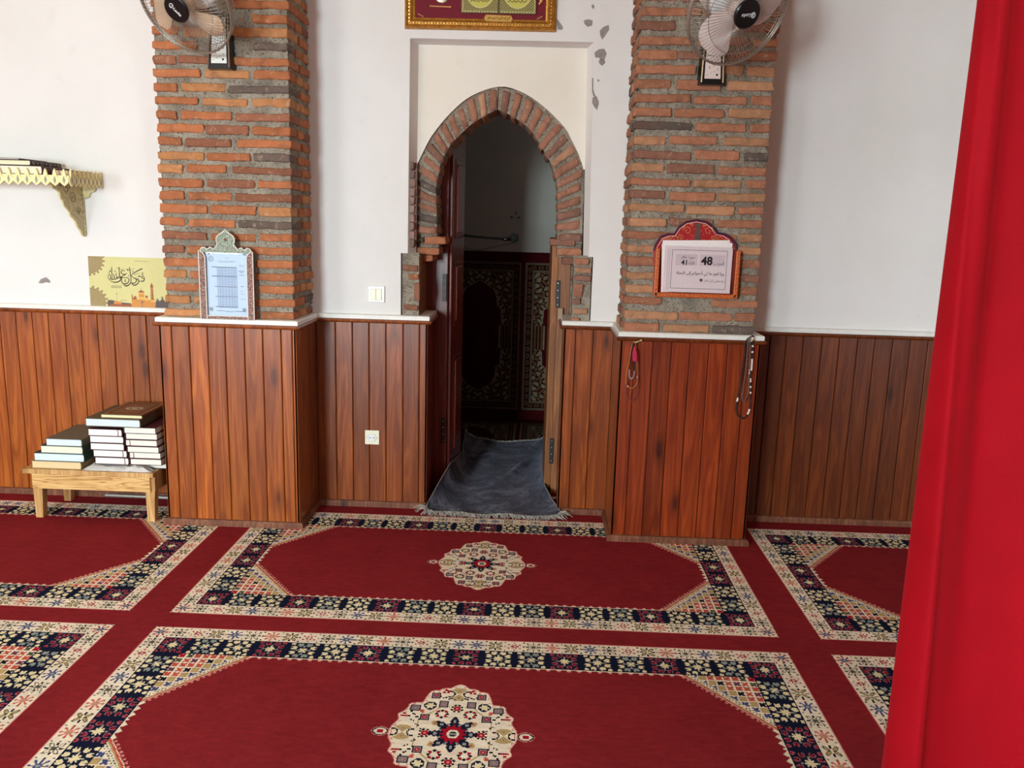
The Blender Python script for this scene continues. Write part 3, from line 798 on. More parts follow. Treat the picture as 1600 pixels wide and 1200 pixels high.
def sweep(mb, path, prof, col=(1, 1, 1), caps=True):
    """prof (out, z) swept along xy path with mitred corners; out is to the right of travel"""
    P = [Vector((*p, 0)) for p in path]; rings = []
    for i, p in enumerate(P):
        d0 = (P[i]-P[i-1]).normalized() if i else (P[1]-P[0]).normalized()
        d1 = (P[i+1]-P[i]).normalized() if i < len(P)-1 else d0
        n0 = Vector((d0.y, -d0.x, 0)); n1 = Vector((d1.y, -d1.x, 0)); m = (n0+n1)
        m = m/ (m.length**2/2) if m.length > .1 else n0
        rings.append([(p.x+m.x*o, p.y+m.y*o, z) for o, z in prof])
    k = len(prof)
    for i in range(len(P)-1):
        mb.add(rings[i]+rings[i+1], [(j, (j+1) % k, (j+1) % k+k, j+k) for j in range(k)], col)
    if caps:
        mb.add(rings[0], [tuple(range(k))], col); mb.add(rings[-1], [tuple(range(k-1, -1, -1))], col)
PL_ = [(-6, 0), (PXL0, 0), (PXL0, PLY), (PXL1, PLY), (PXL1, 0), (-.53, 0), (-.53, .28)]
PR_ = [(.13, .28), (.13, 0), (PXR0, 0), (PXR0, PLY), (PXR1, PLY), (PXR1, 0), (5, 0)]
ridge = [(-.01, .934), (.012, .934), (.018, .938), (.020, .944), (.018, .950), (.012, .953), (-.01, .953)]
whitep = [(-.045, .950), (.006, .950), (.010, .953), (.010, .970), (.006, .974), (-.045, .974)]
whitew = [(-.03, .950), (.006, .950), (.010, .953), (.010, .966), (.006, .970), (-.03, .970)]
foot = [(0, 0), (.016, 0), (.016, .018), (.010, .028), (0, .030)]
n_ = 1
for path, mt in ((PL_, M_wood_m), (PR_, M_wood_d)):
    m = MB(); sweep(m, path, ridge, (.6, .3, .7)); struct(m.build('trim_%d' % n_, mt, smooth=False), 'rounded wooden rail along the top of the boards'); n_ += 1
for path in (PL_, PR_):
    m = MB(); sweep(m, path, whitep); struct(m.build('trim_%d' % n_, M_trim_white), 'white ledge strip lying on the wooden rail'); n_ += 1
M_foot = wood('dusty_foot_strip', srgb(116, 64, 38), srgb(82, 40, 22), srgb(140, 88, 62), rough=.6, coat=0)
for nm, path in (('baseboard_left', PL_[:-1]), ('baseboard_right', PR_[1:])):
    m = MB(); sweep(m, path, foot, (.7, .5, .2)); struct(m.build(nm, M_foot), 'low dusty wooden strip at the foot of the boards')

# ================================================================== things
class Ras:
    """a small printed picture worked out cell by cell; y grows downwards"""
    def __init__(s, w, h, nx, ny, pal, bg):
        s.w, s.h, s.nx, s.ny = w, h, nx, ny; s.names = list(pal); s.pal = np.array([pal[k] for k in s.names], np.float32)
        s.X, s.Y = np.meshgrid((np.arange(nx)+.5)*w/nx, (np.arange(ny)+.5)*h/ny); s.G = np.full(s.X.shape, s.names.index(bg), np.int8)
    def S(s, m, c): s.G[m] = s.names.index(c)
    def disc(s, x, y, rx, c, ry=None): s.S(((s.X-x)/rx)**2+((s.Y-y)/(ry or rx))**2 < 1, c)
    def rect(s, x0, y0, x1, y1, c): s.S((s.X > x0) & (s.X < x1) & (s.Y > y0) & (s.Y < y1), c)
    def frame(s, x0, y0, x1, y1, t, c):
        a = (s.X > x0) & (s.X < x1) & (s.Y > y0) & (s.Y < y1); b = (s.X > x0+t) & (s.X < x1-t) & (s.Y > y0+t) & (s.Y < y1-t); s.S(a & ~b, c)
    def poly(s, P, c):
        m = np.zeros(s.X.shape, bool); n = len(P)
        for i in range(n):
            (x0, y0), (x1, y1) = P[i], P[(i+1) % n]
            if y0 == y1: continue
            k = ((s.Y >= min(y0, y1)) & (s.Y < max(y0, y1)) & (s.X < x0+(s.Y-y0)*(x1-x0)/(y1-y0))); m ^= k
        s.S(m, c)
    def line(s, P, w, c, smooth=True):
        P = np.array(P, float)
        if smooth and len(P) > 2: P = catmull(P, 5)
        w = np.interp(np.linspace(0, 1, len(P)), np.linspace(0, 1, len(w)), w) if hasattr(w, '__len__') else np.full(len(P), w)
        for i in range(len(P)-1):
            a, b = P[i], P[i+1]; d = b-a; L = max(d@d, 1e-9)
            t = np.clip(((s.X-a[0])*d[0]+(s.Y-a[1])*d[1])/L, 0, 1)
            s.S(np.hypot(s.X-a[0]-t*d[0], s.Y-a[1]-t*d[1]) < (w[i]+w[i+1])/4, c)
    def build(s, name, mat, parent, O, U, V):
        """O: top-left corner, U/V: unit vectors right and down, true size from w,h given in metres by caller through U,V lengths"""
        P, c = grid_to_quads(s.G, s.w/s.nx, s.h/s.ny, 0, 0)
        O, U, V = map(np.array, (O, U, V))
        P3 = O+P[:, 0:1]*U+P[:, 1:2]*V
        return quad_mesh(name, P3, c, s.pal, mat, parent)
def printmat(name, rough=.6, spec=.3, var=.06):
    t = NT(name); v = t.coord(); a = t.attr().outputs['Color']
    n = t.noise(v, 40, 3).outputs[0]; f = t.math('ADD', t.math('MULTIPLY', n, var*2), 1-var)
    cc = t.add('ShaderNodeCombineColor', Red=f, Green=f, Blue=f)
    t.set(Base_Color=t.mix(1.0, a, cc.outputs[0], 'MULTIPLY'), Roughness=rough); t.b.inputs['Specular IOR Level'].default_value = spec
    return t.m
M_print = printmat('printed_paper')
AR = {'ا': (0xFE8D, 0xFE8E, 0, 0), 'آ': (0xFE81, 0xFE82, 0, 0), 'إ': (0xFE87, 0xFE88, 0, 0), 'أ': (0xFE83, 0xFE84, 0, 0), 'ب': (0xFE8F, 0xFE90, 0xFE91, 0xFE92), 'ت': (0xFE95, 0xFE96, 0xFE97, 0xFE98),
      'ة': (0xFE93, 0xFE94, 0, 0), 'ج': (0xFE9D, 0xFE9E, 0xFE9F, 0xFEA0), 'ح': (0xFEA1, 0xFEA2, 0xFEA3, 0xFEA4), 'د': (0xFEA9, 0xFEAA, 0, 0), 'ر': (0xFEAD, 0xFEAE, 0, 0), 'ز': (0xFEAF, 0xFEB0, 0, 0),
      'س': (0xFEB1, 0xFEB2, 0xFEB3, 0xFEB4), 'ع': (0xFEC9, 0xFECA, 0xFECB, 0xFECC), 'غ': (0xFECD, 0xFECE, 0xFECF, 0xFED0), 'ف': (0xFED1, 0xFED2, 0xFED3, 0xFED4), 'ق': (0xFED5, 0xFED6, 0xFED7, 0xFED8),
      'ك': (0xFED9, 0xFEDA, 0xFEDB, 0xFEDC), 'ل': (0xFEDD, 0xFEDE, 0xFEDF, 0xFEE0), 'م': (0xFEE1, 0xFEE2, 0xFEE3, 0xFEE4), 'ن': (0xFEE5, 0xFEE6, 0xFEE7, 0xFEE8),
      'و': (0xFEED, 0xFEEE, 0, 0), 'ى': (0xFEEF, 0xFEF0, 0, 0), 'ي': (0xFEF1, 0xFEF2, 0xFEF3, 0xFEF4)}
def arabic(s):
    o = []
    for i, ch in enumerate(s):
        if ch not in AR: o.append(ch); continue
        f = AR[ch]; p = i > 0 and s[i-1] in AR and AR[s[i-1]][2]; n = i+1 < len(s) and s[i+1] in AR and f[2]
        o.append(chr(f[3] if p and n else f[1] if p else f[2] if n else f[0]))
    return ''.join(reversed(o))
def lettering(name, body, width, mat, parent, M, bold=0.0, shear=0.0, extrude=.0002):
    """text turned into a mesh, fitted to a width, lower-left corner at M's origin"""
    c = bpy.data.curves.new('text', 'FONT'); c.body = body; c.offset = bold; c.shear = shear; c.resolution_u = 3
    o = bpy.data.objects.new('text', c); C.objects.link(o); bpy.context.view_layer.update()
    me = bpy.data.meshes.new_from_object(o.evaluated_get(bpy.context.evaluated_depsgraph_get()))
    bpy.data.objects.remove(o); bpy.data.curves.remove(c)
    co = np.empty(len(me.vertices)*3, np.float32); me.vertices.foreach_get('co', co); co = co.reshape(-1, 3)
    mn = co.min(0); mx = co.max(0); k = width/(mx[0]-mn[0]); co = (co-mn)*k; co[:, 2] = extrude
    me.vertices.foreach_set('co', co.ravel()); me.transform(M); me.name = name; me.materials.clear(); me.materials.append(mat); me.update()
    r = bpy.data.objects.new(name, me); C.objects.link(r)
    if parent is not None: r.parent = parent
    return r
def face_M(x, y, z, ang=0.0):
    """local x right, local y up on a wall seen from the hall (local z towards the room)"""
    return Matrix.Translation((x, y, z)) @ Matrix.Rotation(PI/2, 4, 'X') @ Matrix.Rotation(ang, 4, 'Z')

M_black = plain('black_plastic', srgb(20, 20, 21), .3, var=.1)
M_matblack = plain('dark_metal', srgb(26, 24, 23), .45, var=.1)
M_chrome = plain('polished_metal', srgb(205, 205, 205), .18, 1.0, var=.04)
M_wire = plain('chromed_wire', srgb(176, 168, 156), .32, .8, var=.05)
M_ivory = plain('ivory_plastic', srgb(236, 230, 204), .35, var=.03)
M_whitep = plain('white_plastic', srgb(232, 232, 230), .35, var=.03)
M_ink = plain('black_ink', srgb(34, 24, 28), .7, var=.05)

# ------------------------------------------------------------------ inner room: carpet, wall carpet, door, microphone
def inner_tile():
    nx, ny = 78, 140; w, h = .31, .61
    x = (np.arange(nx)+.5)/nx*w; y = (np.arange(ny)+.5)/ny*h; X, Y = np.meshgrid(x, y)   # from outer corner
    cx = w-X; cz = h-Y; N = {'field': 0, 'cream': 1, 'rust': 2, 'dark': 3}
    G = np.zeros(X.shape, np.int8)
    bx = X-.015; by = Y-.075; e = np.minimum(bx, by)
    G[(e > 0) & (e < .066)] = 3
    for q in (.002, .010, .054, .064): G[(abs(e-q) < .0022)] = 1
    ph = np.where(bx < by, Y, X)
    G[(e > .018) & (e < .046) & (np.hypot(((ph % .05)-.025)/.018, (e-.032)/.012) < 1) & (np.hypot(((ph % .05)-.025)/.009, (e-.032)/.006) > 1)] = 2
    inn = e >= .068
    lim = np.interp(cz, [0, .085, .0851, .10, .101, .20, .225, .23, .29, .345, .38, .405, .406, 1], [.150, .150, .172, .172, .165, .158, .125, .132, .125, .10, .04, 0, 0, 0])
    sp = inn & (cx > lim)
    G[sp] = 3
    u = X*42; v = Y*42
    fl = np.sin(u*2.1+np.sin(v*1.7)*1.3)*np.sin(v*2.0+np.cos(u*1.3)*1.2)
    G[sp & (fl > .12)] = 1; G[sp & (fl < -.42)] = 2
    G[sp & (cz < .085) & (np.sin(cx*260) > 0)] = 3; G[sp & (cz < .085) & (np.sin(cx*260) <= 0)] = 2
    G[inn & (abs(cx-lim) < .005) & (cz < .41)] = 1
    q = np.concatenate([G, G[:, ::-1]], 1); return np.concatenate([q, q[::-1]], 0)
IG = inner_tile(); IV, IC = grid_to_quads(IG, .62/IG.shape[1], 1.22/IG.shape[0], 0, 0)
IPAL = np.array([srgb(62, 13, 18), srgb(118, 106, 88), srgb(98, 66, 42), srgb(38, 20, 20)], np.float32)
M_pile2 = pile('maroon_carpet_pile', .6)
vs, cs = [], []
for k in range(-1, 3):
    for r in range(2):
        V = IV.copy(); V[:, 0] += -.73+(k-0)*.62; V[:, 1] += 1.96-1.22*(r+1); keep = np.repeat(V.reshape(-1, 4, 2)[:, :, 1].min(1) > .30, 4)
        vs.append(V[keep]); cs.append(IC[keep[::4]])
V = np.concatenate(vs); cI = np.concatenate(cs)
V3 = np.concatenate([V, np.full((len(V), 1), .0)], 1)
ex = np.array([(IX0, .301, -.001), (IX1, .301, -.001), (IX1, IY, -.001), (IX0, IY, -.001)]); V3 = np.concatenate([V3, ex]); cI = np.concatenate([cI, np.array([0], np.int8)])
struct(quad_mesh('floor_inner', V3, cI, IPAL, M_pile2), 'maroon patterned carpet on the inner room floor')
wc = thing('wall_carpet', 'dark maroon arch-patterned carpet covering the lower wall of the inner room', 'carpet', (0, IY-.006, 0))
vs, cs = [], []
for k in range(-1, 3):
    V = IV.copy(); V[:, 0] += -.73+k*.62; vs.append(V); cs.append(IC)
V = np.concatenate(vs); V3 = np.stack([V[:, 0], np.full(len(V), -.004), V[:, 1]], 1)
quad_mesh('pile', V3, np.concatenate(cs), IPAL, M_pile2, wc)
m = MB(); m.box(-1.35, 1.12, -.003, .005, 0, 1.22); m.build('backing', plain('carpet_backing', srgb(58, 16, 20), .9), wc)

def leaf(name, hinge, ang, wid, z1, mat, label, flip):
    root = struct(bpy.data.objects.new(name, None), label); C.objects.link(root); root.location = (*hinge, .02); root.rotation_euler = (0, 0, ang)
    m = MB(); c = (.5, .3, .4)      # local: x along the leaf away from the hinge, y thickness
    m.rbox(wid/2, 0, z1/2, wid/2, .018, z1/2, .004, 2, c)
    return root, m
dl, m = leaf('door_1', (-.468, .335), math.radians(82), .27, 1.86, M_wood_door, 'open mahogany door leaf on the left of the arch', 1)
for sgn in (-1,):
    for (z0, z1) in ((.16, .70), (.86, 1.20), (1.32, 1.72)):
        y = sgn*.0185
        m.rbox(.135, y, (z0+z1)/2, .085, .004, (z1-z0)/2, .003, 2, (.5, .3, .4)); m.rbox(.135, y-.004, (z0+z1)/2, .062, .008, (z1-z0)/2-.026, .005, 2, (.7, .3, .4))
m.build('leaf_board', M_wood_door, dl)
def hinge(parent, x, y, z, n=4, h=.14):
    q = MB(); q.rbox(x, y, z, .011, .0025, h/2, .002, 1); o = q.build('hinge', M_matblack, parent)
    s = MB()
    for k in range(n): s.sphere((x, y-.003, z-h/2+.015+(h-.03)*k/(n-1)), .0042, 8, 5, sc=(1, .5, 1))
    s.build('screw', M_chrome, o)
dr, m = leaf('door_2', (.083, .335), math.radians(92), .26, 1.30, M_wood_jamb, 'open pine door leaf seen edge-on at the right of the arch', -1)
m.build('leaf_board', M_wood_jamb, dr)
jm = MB(); jm.rbox(-.524, .335, .95, .057, .03, .95, .004, 2, (.4, .6, .2)); jo = struct(jm.build('trim_5', M_wood_door), 'dark red door frame post at the left'); hinge(jo, -.483, .2985, 1.09); hinge(jo, -.483, .2985, .33)
jm = MB(); jm.rbox(.132, .33, .66, .032, .03, .66, .004, 2, (.6, .2, .5)); jo = struct(jm.build('trim_6', M_wood_jamb), 'brown pine door frame post at the right'); hinge(jo, .102, .2985, 1.075); hinge(jo, .099, .2985, .24)
m = MB(); m.box(-.582, -.574, .05, .304, .955, 1.255, (.3, .2, .6)); struct(m.build('trim_8', M_wood_jamb), 'brown board on the inner side of the left brick pier')
m = MB(); m.rbox(.118, .285, .975, .012, .012, .03, .003, 2); struct(m.build('trim_7', plain('bare_wood_block', srgb(168, 140, 116), .7)), 'short raw wood upstand at the end of the right ledge')

mic = thing('gooseneck_microphone', 'black gooseneck microphone reaching out from the left door leaf', 'microphone', (-.45, .56, 1.345))
L0 = Vector((-.45, .56, 1.345))
P = [Vector(p)-L0 for p in catmull([(-.452, .56, 1.356), (-.40, .60, 1.352), (-.33, .66, 1.345), (-.26, .71, 1.340), (-.205, .745, 1.336)], 6)]
m = MB(); m.tube(P, .0065, 8); m.tube([P[0]+Vector((-.012, 0, 0)), P[0]], .018, 12); m.build('gooseneck', M_black, mic, smooth=True)
m = MB(); m.tube([P[-1], P[-1]+Vector((.035, .02, 0))], .011, 12); m.build('socket', M_black, mic, smooth=True)
m = MB(); m.sphere(P[-1]+Vector((.058, .035, .006)), .027, 16, 12); m.build('windshield', plain('foam', srgb(22, 22, 22), .95, bump=.5, scale=300), mic, smooth=True)
m = MB(); pts = catmull([(P[-1]+Vector((.06, .035, -.02))), (-.26+.45, .20, -.055), (-.33+.45, .15, -.070), (-.40+.45, .06, -.062), (.0, .01, -.03)], 8); m.tube([tuple(p) for p in pts], .0018, 6); m.build('cable', M_black, mic, smooth=True)
m = MB()
for x, z in ((-.155, 1.49), (-.185, 1.46), (-.135, 1.46)): m.sphere((x*1.0-.02, IY-.001, z), .007, 8, 6, sc=(1, .4, 1))
hp = struct(m.build('wall_plug_holes', M_matblack)); hp['label'] = 'three small drilled holes in the inner room wall'

# ------------------------------------------------------------------ grey prayer mat on the threshold
def mat_fabric():
    t = NT('grey_velvet'); v = t.coord()
    n = t.noise(v, 4.5, 5, .7, 1.6).outputs[0]; n2 = t.noise(v, 300, 3).outputs[0]; n3 = t.noise(v, 26, 4, .6, 1.5).outputs[0]
    c = t.ramp(n, [(.35, srgb(30, 24, 32)), (.48, srgb(64, 59, 72)), (.62, srgb(112, 112, 128))])
    cl = t.noise(v, 7.5, 2, .5, .8).outputs[0]
    cl = t.math('ABSOLUTE', t.math('SUBTRACT', t.math('FRACT', t.math('MULTIPLY', cl, 9)), .5))
    cl = t.ramp(cl, [(.0, (1, 1, 1)), (.10, (0, 0, 0))])
    c = t.mix(t.math('MULTIPLY', cl, .25), c, srgb(140, 140, 156))
    t.set(Base_Color=c, Roughness=.85, Sheen_Weight=.2, Sheen_Roughness=.4)
    t.b.inputs['Sheen Tint'].default_value = (.75, .8, 1, 1); t.b.inputs['Specular IOR Level'].default_value = .2
    t.bump(t.math('ADD', t.math('MULTIPLY', n2, .3), t.math('ADD', n3, t.math('MULTIPLY', cl, .25))), .5, .010); return t.m
M_matv = mat_fabric()
MATO = Vector((-.19, .5, 0))
def matpt(s, t):
    y = -.085+t*1.36
    ctr = np.interp(y, [-.1, 0, .3, .6, 1.3], [-.19, -.195, -.205, -.20, -.175])
    lw = np.interp(y, [-.1, -.01, .10, .30, .62, .9, 1.3], [.332, .325, .295, .236, .205, .24, .27] if s < 0 else [.335, .33, .305, .275, .255, .26, .27])
    ex = .335-lw
    a = abs(s)
    bend = max(0, (a-.55)/.45)
    x = ctr+math.copysign(lw*(1-(1-a)**1.0) if a < .55 else lw*(.55+.45*math.sin(bend*PI/2)*.72+.45*.28*bend), s)
    lift = (min(1.3*ex, .13)*np.interp(y, [.3, .9, 1.3], [1, .55, .3])+.012) if s < 0 else (.45*ex+.010)
    z = .006+lift*bend**2.2
    z += .010*max(0, 1-abs(y+.06)/.06)*(.5+.5*math.sin(s*9))+.004*math.sin(s*7+y*9)*math.sin(y*6+1)+.004
    z += .035*max(0, (t-.86)/.14)**2*(a**2)+.012*max(0, (t-.9)/.1)
    y += .045*max(0, (a-.84)/.16)**2*max(0, 1-t/.12)
    # the wrinkle near the middle
    wx = x-(-.14+ (y-.55)*.35); z += .022*math.exp(-(wx/.022)**2)*math.exp(-((y-.72)/.14)**2)
    return Vector((x, y, z))
NS, NTT = 60, 100
m = MB(); vs = []
for j in range(NTT+1):
    for i in range(NS+1): vs.append(matpt(-1+2*i/NS, j/NTT)-MATO)
fs = [(j*(NS+1)+i, j*(NS+1)+i+1, (j+1)*(NS+1)+i+1, (j+1)*(NS+1)+i) for j in range(NTT) for i in range(NS)]
low = [v-Vector((0, 0, .005)) for v in vs]
m.add(vs, fs); m.add(low, [tuple(reversed(f)) for f in fs])
pm = thing('prayer_mat', 'dark grey velvet prayer mat with fringe lying across the threshold', 'prayer mat', tuple(MATO))
m.build('pile', M_matv, pm, smooth=True)
M_piping = plain('mat_edging', srgb(132, 128, 128), .8); M_fringe = plain('mat_fringe', srgb(176, 172, 164), .9, var=.3, scale=60)
m = MB()
m.tube([matpt(-1, j/50)-MATO for j in range(51)], .0035, 6); m.tube([matpt(1, j/50)-MATO for j in range(51)], .0035, 6)
m.tube([matpt(-1+i/25, 0)-MATO for i in range(51)], .0035, 6); m.tube([matpt(-1+i/25, 1)-MATO for i in range(51)], .0035, 6)
m.build('edging', M_piping, pm, smooth=True)
rf = random.Random(3)
for t_, dr_, L in ((0, -1, .05), (1, 1, .03)):
    m = MB()
    for i in range(330):
        s = -1+2*(i+rf.random())/330; p = matpt(s, t_)-MATO; a = rf.uniform(-.9, .9); l = L*rf.uniform(.6, 1.15)
        if t_ == 0 and s < -.93: a -= 1.0; l *= 1.3
        if t_ == 0 and s > .93: a += 1.0; l *= 1.3
        q = p+Vector((math.sin(a)*l*.5, dr_*math.cos(a)*l*.5, rf.uniform(0, .006))); r_ = p+Vector((math.sin(a)*l+rf.uniform(-.012, .012), dr_*math.cos(a)*l, -.5*p.z))
        r_.z = max(r_.z, .004); q.z = max(q.z, .006)
        m.tube([p, q, r_], [.0020, .0017, .0010], 4)
    o = m.build('fringe', M_fringe, pm); o['kind'] = 'stuff'
m = MB(); m.rbox(.118, .19, .014, .012, .006, .006, .002, 1, M=None); tag(m.build('white_bolt', M_whitep), 'small white plastic bolt on the floor right of the grey mat', 'bolt')

# ------------------------------------------------------------------ switch and outlet
def plate(name, label, cat, x, z, hw, hh, mat, y=.0):
    t = thing(name, label, cat, (x, y, z)); m = MB(); m.rbox(0, -.005, 0, hw, .005, hh, .003, 2); m.build('cover_plate', mat, t); return t
sw = plate('light_switch', 'white double light switch on the plaster left of the doorway', 'switch', -.783, 1.072, .041, .040, M_whitep, YW)
for x in (-.014, .014):
    m = MB(); m.rbox(x, -.0115, 0, .0128, .003, .027, .002, 2); m.build('rocker', M_ivory, sw)
ol = plate('power_outlet', 'ivory round power outlet screwed to the boards left of the doorway', 'outlet', -.802, .361, .036, .036, M_ivory, 0)
m = MB(); m.lathe([(.0, .0040), (.0185, .0040), (.020, .0052), (.0215, .0040), (.0215, -.002)], 28, Matrix.Translation((0, -.010, 0)) @ Matrix.Rotation(PI/2, 4, 'X')); m.build('socket_ring', M_whitep, ol)
m = MB()
for x in (-.0095, .0095): m.lathe([(.0, 0), (.0028, 0), (.0028, -.002)], 10, Matrix.Translation((x, -.0152, 0)) @ Matrix.Rotation(PI/2, 4, 'X'))
for x in (-.028, .028): m.lathe([(.0, 0), (.0018, 0), (.0018, -.001)], 8, Matrix.Translation((x, -.0106, 0)) @ Matrix.Rotation(PI/2, 4, 'X'))
m.build('pin_hole', M_matblack, ol)

# ------------------------------------------------------------------ plaster damage: grey patches where paint fell off
def blotch(pts_px, y, name='wall_damage'):
    m = MB(); P = [onY(x, z, y) for x, z in pts_px]; m.prism([(p[0], p[2]) for p in P], y-.0012, y+.001)
    return m
bl = MB()
for pts in ([(929, 82), (936, 77), (944, 76), (948, 84), (945, 92), (938, 95), (936, 90), (930, 90)], [(935, 95), (944, 92), (946, 98), (941, 103), (937, 100)],
            [(937, 48), (943, 42), (951, 39), (952, 46), (948, 52), (944, 58), (941, 62), (938, 56)], [(912, 32), (919, 30), (926, 32), (925, 40), (918, 42), (913, 37)],
            [(870, 29), (874, 34), (880, 43), (878, 47), (872, 46), (870, 40)], [(926, 6), (929, 10), (927, 15), (924, 10)], [(926, 152), (932, 150), (936, 160), (933, 172), (929, 168), (925, 160)],
            [(925, 122), (927, 122), (927, 140), (931, 152), (927, 150), (925, 142)], [(933, 124), (938, 125), (934, 128)]):
    P = [onY(x, z, YW) for x, z in pts]; bl.prism([(p[0], p[2]) for p in P], YW-.0012, YW+.001)
for pts in ([(60, 442), (64, 436), (72, 433), (78, 438), (79, 442), (72, 441), (65, 443)],):
    P = [onY(x, z, YW) for x, z in pts]; bl.prism([(p[0], p[2]) for p in P], YW-.0012, YW+.001)
struct(bl.build('wall_front_damage', plain('bare_render', srgb(150, 140, 134), .95, bump=.6, scale=80)), 'grey patches where the white paint has flaked off')

# ------------------------------------------------------------------ gold frame with red velvet over the arch
GF = (-.305, YW, 2.285)
pf = thing('framed_picture', 'gold framed dark red velvet picture hanging above the arch', 'picture', GF)
FW, FH = .345, .50
gold = plain('gilded_wood', srgb(186, 130, 52), .36, .6, var=.3, scale=60)
m = MB()
def picture_frame(m, w, h, t, d):
    prof = [(0, 0), (.004, .022), (.012, .026), (.018, .020), (.030, .024), (.040, .014), (.048, .012), (.048, 0)]
    cor = [(-w, 0), (w, 0), (w, h), (-w, h)]; inw = [(1, 1), (-1, 1), (-1, -1), (1, -1)]
    rings = [[(c[0]+i[0]*p[0], -p[1], c[1]+i[1]*p[0]) for p in prof] for c, i in zip(cor, inw)]; k = len(prof)
    for a in range(4): m.add(rings[a]+rings[(a+1) % 4], [(j, j+1, j+1+k, j+k) for j in range(k-1)])
picture_frame(m, FW, FH, .05, .03); m.build('frame', gold, pf)
m = MB()
for k in range(46):
    x = -FW+.03+(2*FW-.06)*k/45
    m.sphere((x, -.026, .024), .0042 if k % 2 else .0028, 6, 4, sc=(1.5, .7, 1))
for k in range(30):
    z = .03+(FH-.06)*k/29
    for s in (-1, 1): m.sphere((s*(FW-.024), -.026, z), .0036, 6, 4, sc=(1, .7, 1.4))
m.build('beading', plain('bright_gold', srgb(240, 200, 110), .25, .8), pf)
m = MB(); m.box(-FW+.04, FW-.04, -.010, -.004, .04, FH-.04); m.build('velvet', plain('maroon_velvet', srgb(112, 18, 36), .85, bump=.3, scale=200), pf)
m = MB()
for s in (-1, 1):
    m = MB(); m.tube([(s*(FW-.062), -.014, .086-.022), (s*(FW-.088), -.014, .060-.008)], .0028, 6); m.build('corner_pin', plain('gilt_corner', srgb(238, 190, 130), .25, .7), pf)
M_pin = plain('gilt_pins', srgb(238, 190, 130), .25, .7)

m = MB(); m.tube([(-.225, -.014, .098), (-.135, -.014, .096)], .0036, 8); m.sphere((-.225, -.014, .098), .0055); m.sphere((-.135, -.014, .096), .0055); m.build('gilt_bar', M_pin, pf)
m = MB(); m.sphere((.275, -.014, .13), .009, 8, 6); m.sphere((.268, -.016, .118), .006, 8, 6); m.build('gilt_drop', M_pin, pf)
m = MB(); m.sphere((-.175, -.012, .135), .03, 16, 8, sc=(1, .12, .8)); m.build('medallion', plain('silver_disc', srgb(170, 150, 130), .4, .6), pf, smooth=True)
R_ = Ras(300, 200, 200, 130, dict(g=srgb(150, 140, 78), y=srgb(196, 186, 88), d=srgb(82, 72, 50), l=srgb(206, 196, 132)), 'g')
R_.frame(2, 2, 298, 198, 4, 'l'); R_.rect(146, 0, 154, 200, 'd'); R_.S((np.sin(R_.X*.55)*np.sin(R_.Y*.6) > .3), 'd')
for cx in (74, 226):
    R_.disc(cx, 98, 66, 'l', 86); R_.disc(cx, 98, 62, 'y', 82)
    for k in range(9):
        y = 36+k*15; w = 52*math.sqrt(max(0, 1-((y-98)/84)**2)); R_.line([(cx-w+i*w/6, y+4*math.sin(i*2.4+k)) for i in range(13)], 3, 'd')
m = MB(); m.box(-.085, .252, -.022, -.010, .072, .30); bk_ = m.build('booklet', plain('booklet_board', srgb(120, 106, 70), .5), pf)
R_.build('booklet_print', M_print, bk_, (-.083, -.0225, .298), (.333/300, 0, 0), (0, 0, -.224/200))
m = MB(); m.prism([(.018, .052), (.027, .038), (.140, .036), (.149, .050), (.140, .064), (.027, .066)], -.018, -.010); pq = m.build('name_plaque', plain('brass_plaque', srgb(186, 140, 66), .35, .5), pf)
m = MB()
for k in range(11): m.tube([(.036+k*.0095, -.0185, .048+.004*math.sin(k*2)), (.042+k*.0095, -.0185, .055-.003*math.sin(k*3))], .0013, 4)
m.build('engraving', M_ink, pq)

# ------------------------------------------------------------------ poster leaning on the ledge
PZ0, PX0 = .972, -2.190
po = thing('poster', 'pale yellow poster with black calligraphy and a mosque leaning on the left ledge', 'poster', (PX0, .012, PZ0))
PW_, PH_ = .425, .242
pal = dict(y=srgb(214, 204, 142), y2=srgb(202, 190, 122), k=srgb(44, 36, 40), b=srgb(142, 118, 82), b2=srgb(184, 164, 112), o=srgb(206, 140, 74), r=srgb(160, 92, 62), d=srgb(96, 84, 80), g=srgb(222, 176, 92), s=srgb(120, 112, 86))
R_ = Ras(1480, 835, 420, 237, pal, 'y')
for cx, cy, rx, ry in ((0, 60, 265, 250), (0, 760, 290, 250)):
    th = np.arctan2((R_.Y-cy)/ry, (R_.X-cx)/rx); rr = np.hypot((R_.X-cx)/rx, (R_.Y-cy)/ry); lim = 1+.09*np.sign(np.sin(th*22))*abs(np.sin(th*22))**.5
    R_.S(rr < lim, 'b'); R_.S((rr < lim-.06) & (np.sin(R_.X*.21)*np.sin(R_.Y*.22)+.4*np.sin((R_.X+R_.Y)*.13) > .12), 'b2')
R_.poly([(300, 835), (300, 725), (400, 728), (470, 745), (560, 760), (700, 770), (730, 835)], 'd'); R_.rect(405, 745, 540, 800, 'o'); R_.rect(330, 790, 740, 835, 'r')
R_.poly([(720, 835), (720, 640), (728, 600), (736, 640), (740, 690), (760, 650), (780, 640), (800, 655), (806, 690), (806, 835)], 'r')
R_.rect(715, 700, 1120, 835, 'o'); R_.poly([(836, 700), (836, 600), (850, 560), (880, 545), (886, 500), (892, 545), (930, 562), (940, 600), (940, 700)], 'g')
R_.poly([(838, 585), (850, 560), (880, 545), (886, 495), (892, 545), (930, 562), (940, 585)], 'r'); R_.rect(845, 610, 935, 660, 'o'); R_.rect(1040, 690, 1120, 740, 'g')
R_.rect(950, 650, 1000, 720, 'g'); R_.disc(975, 650, 22, 'r')
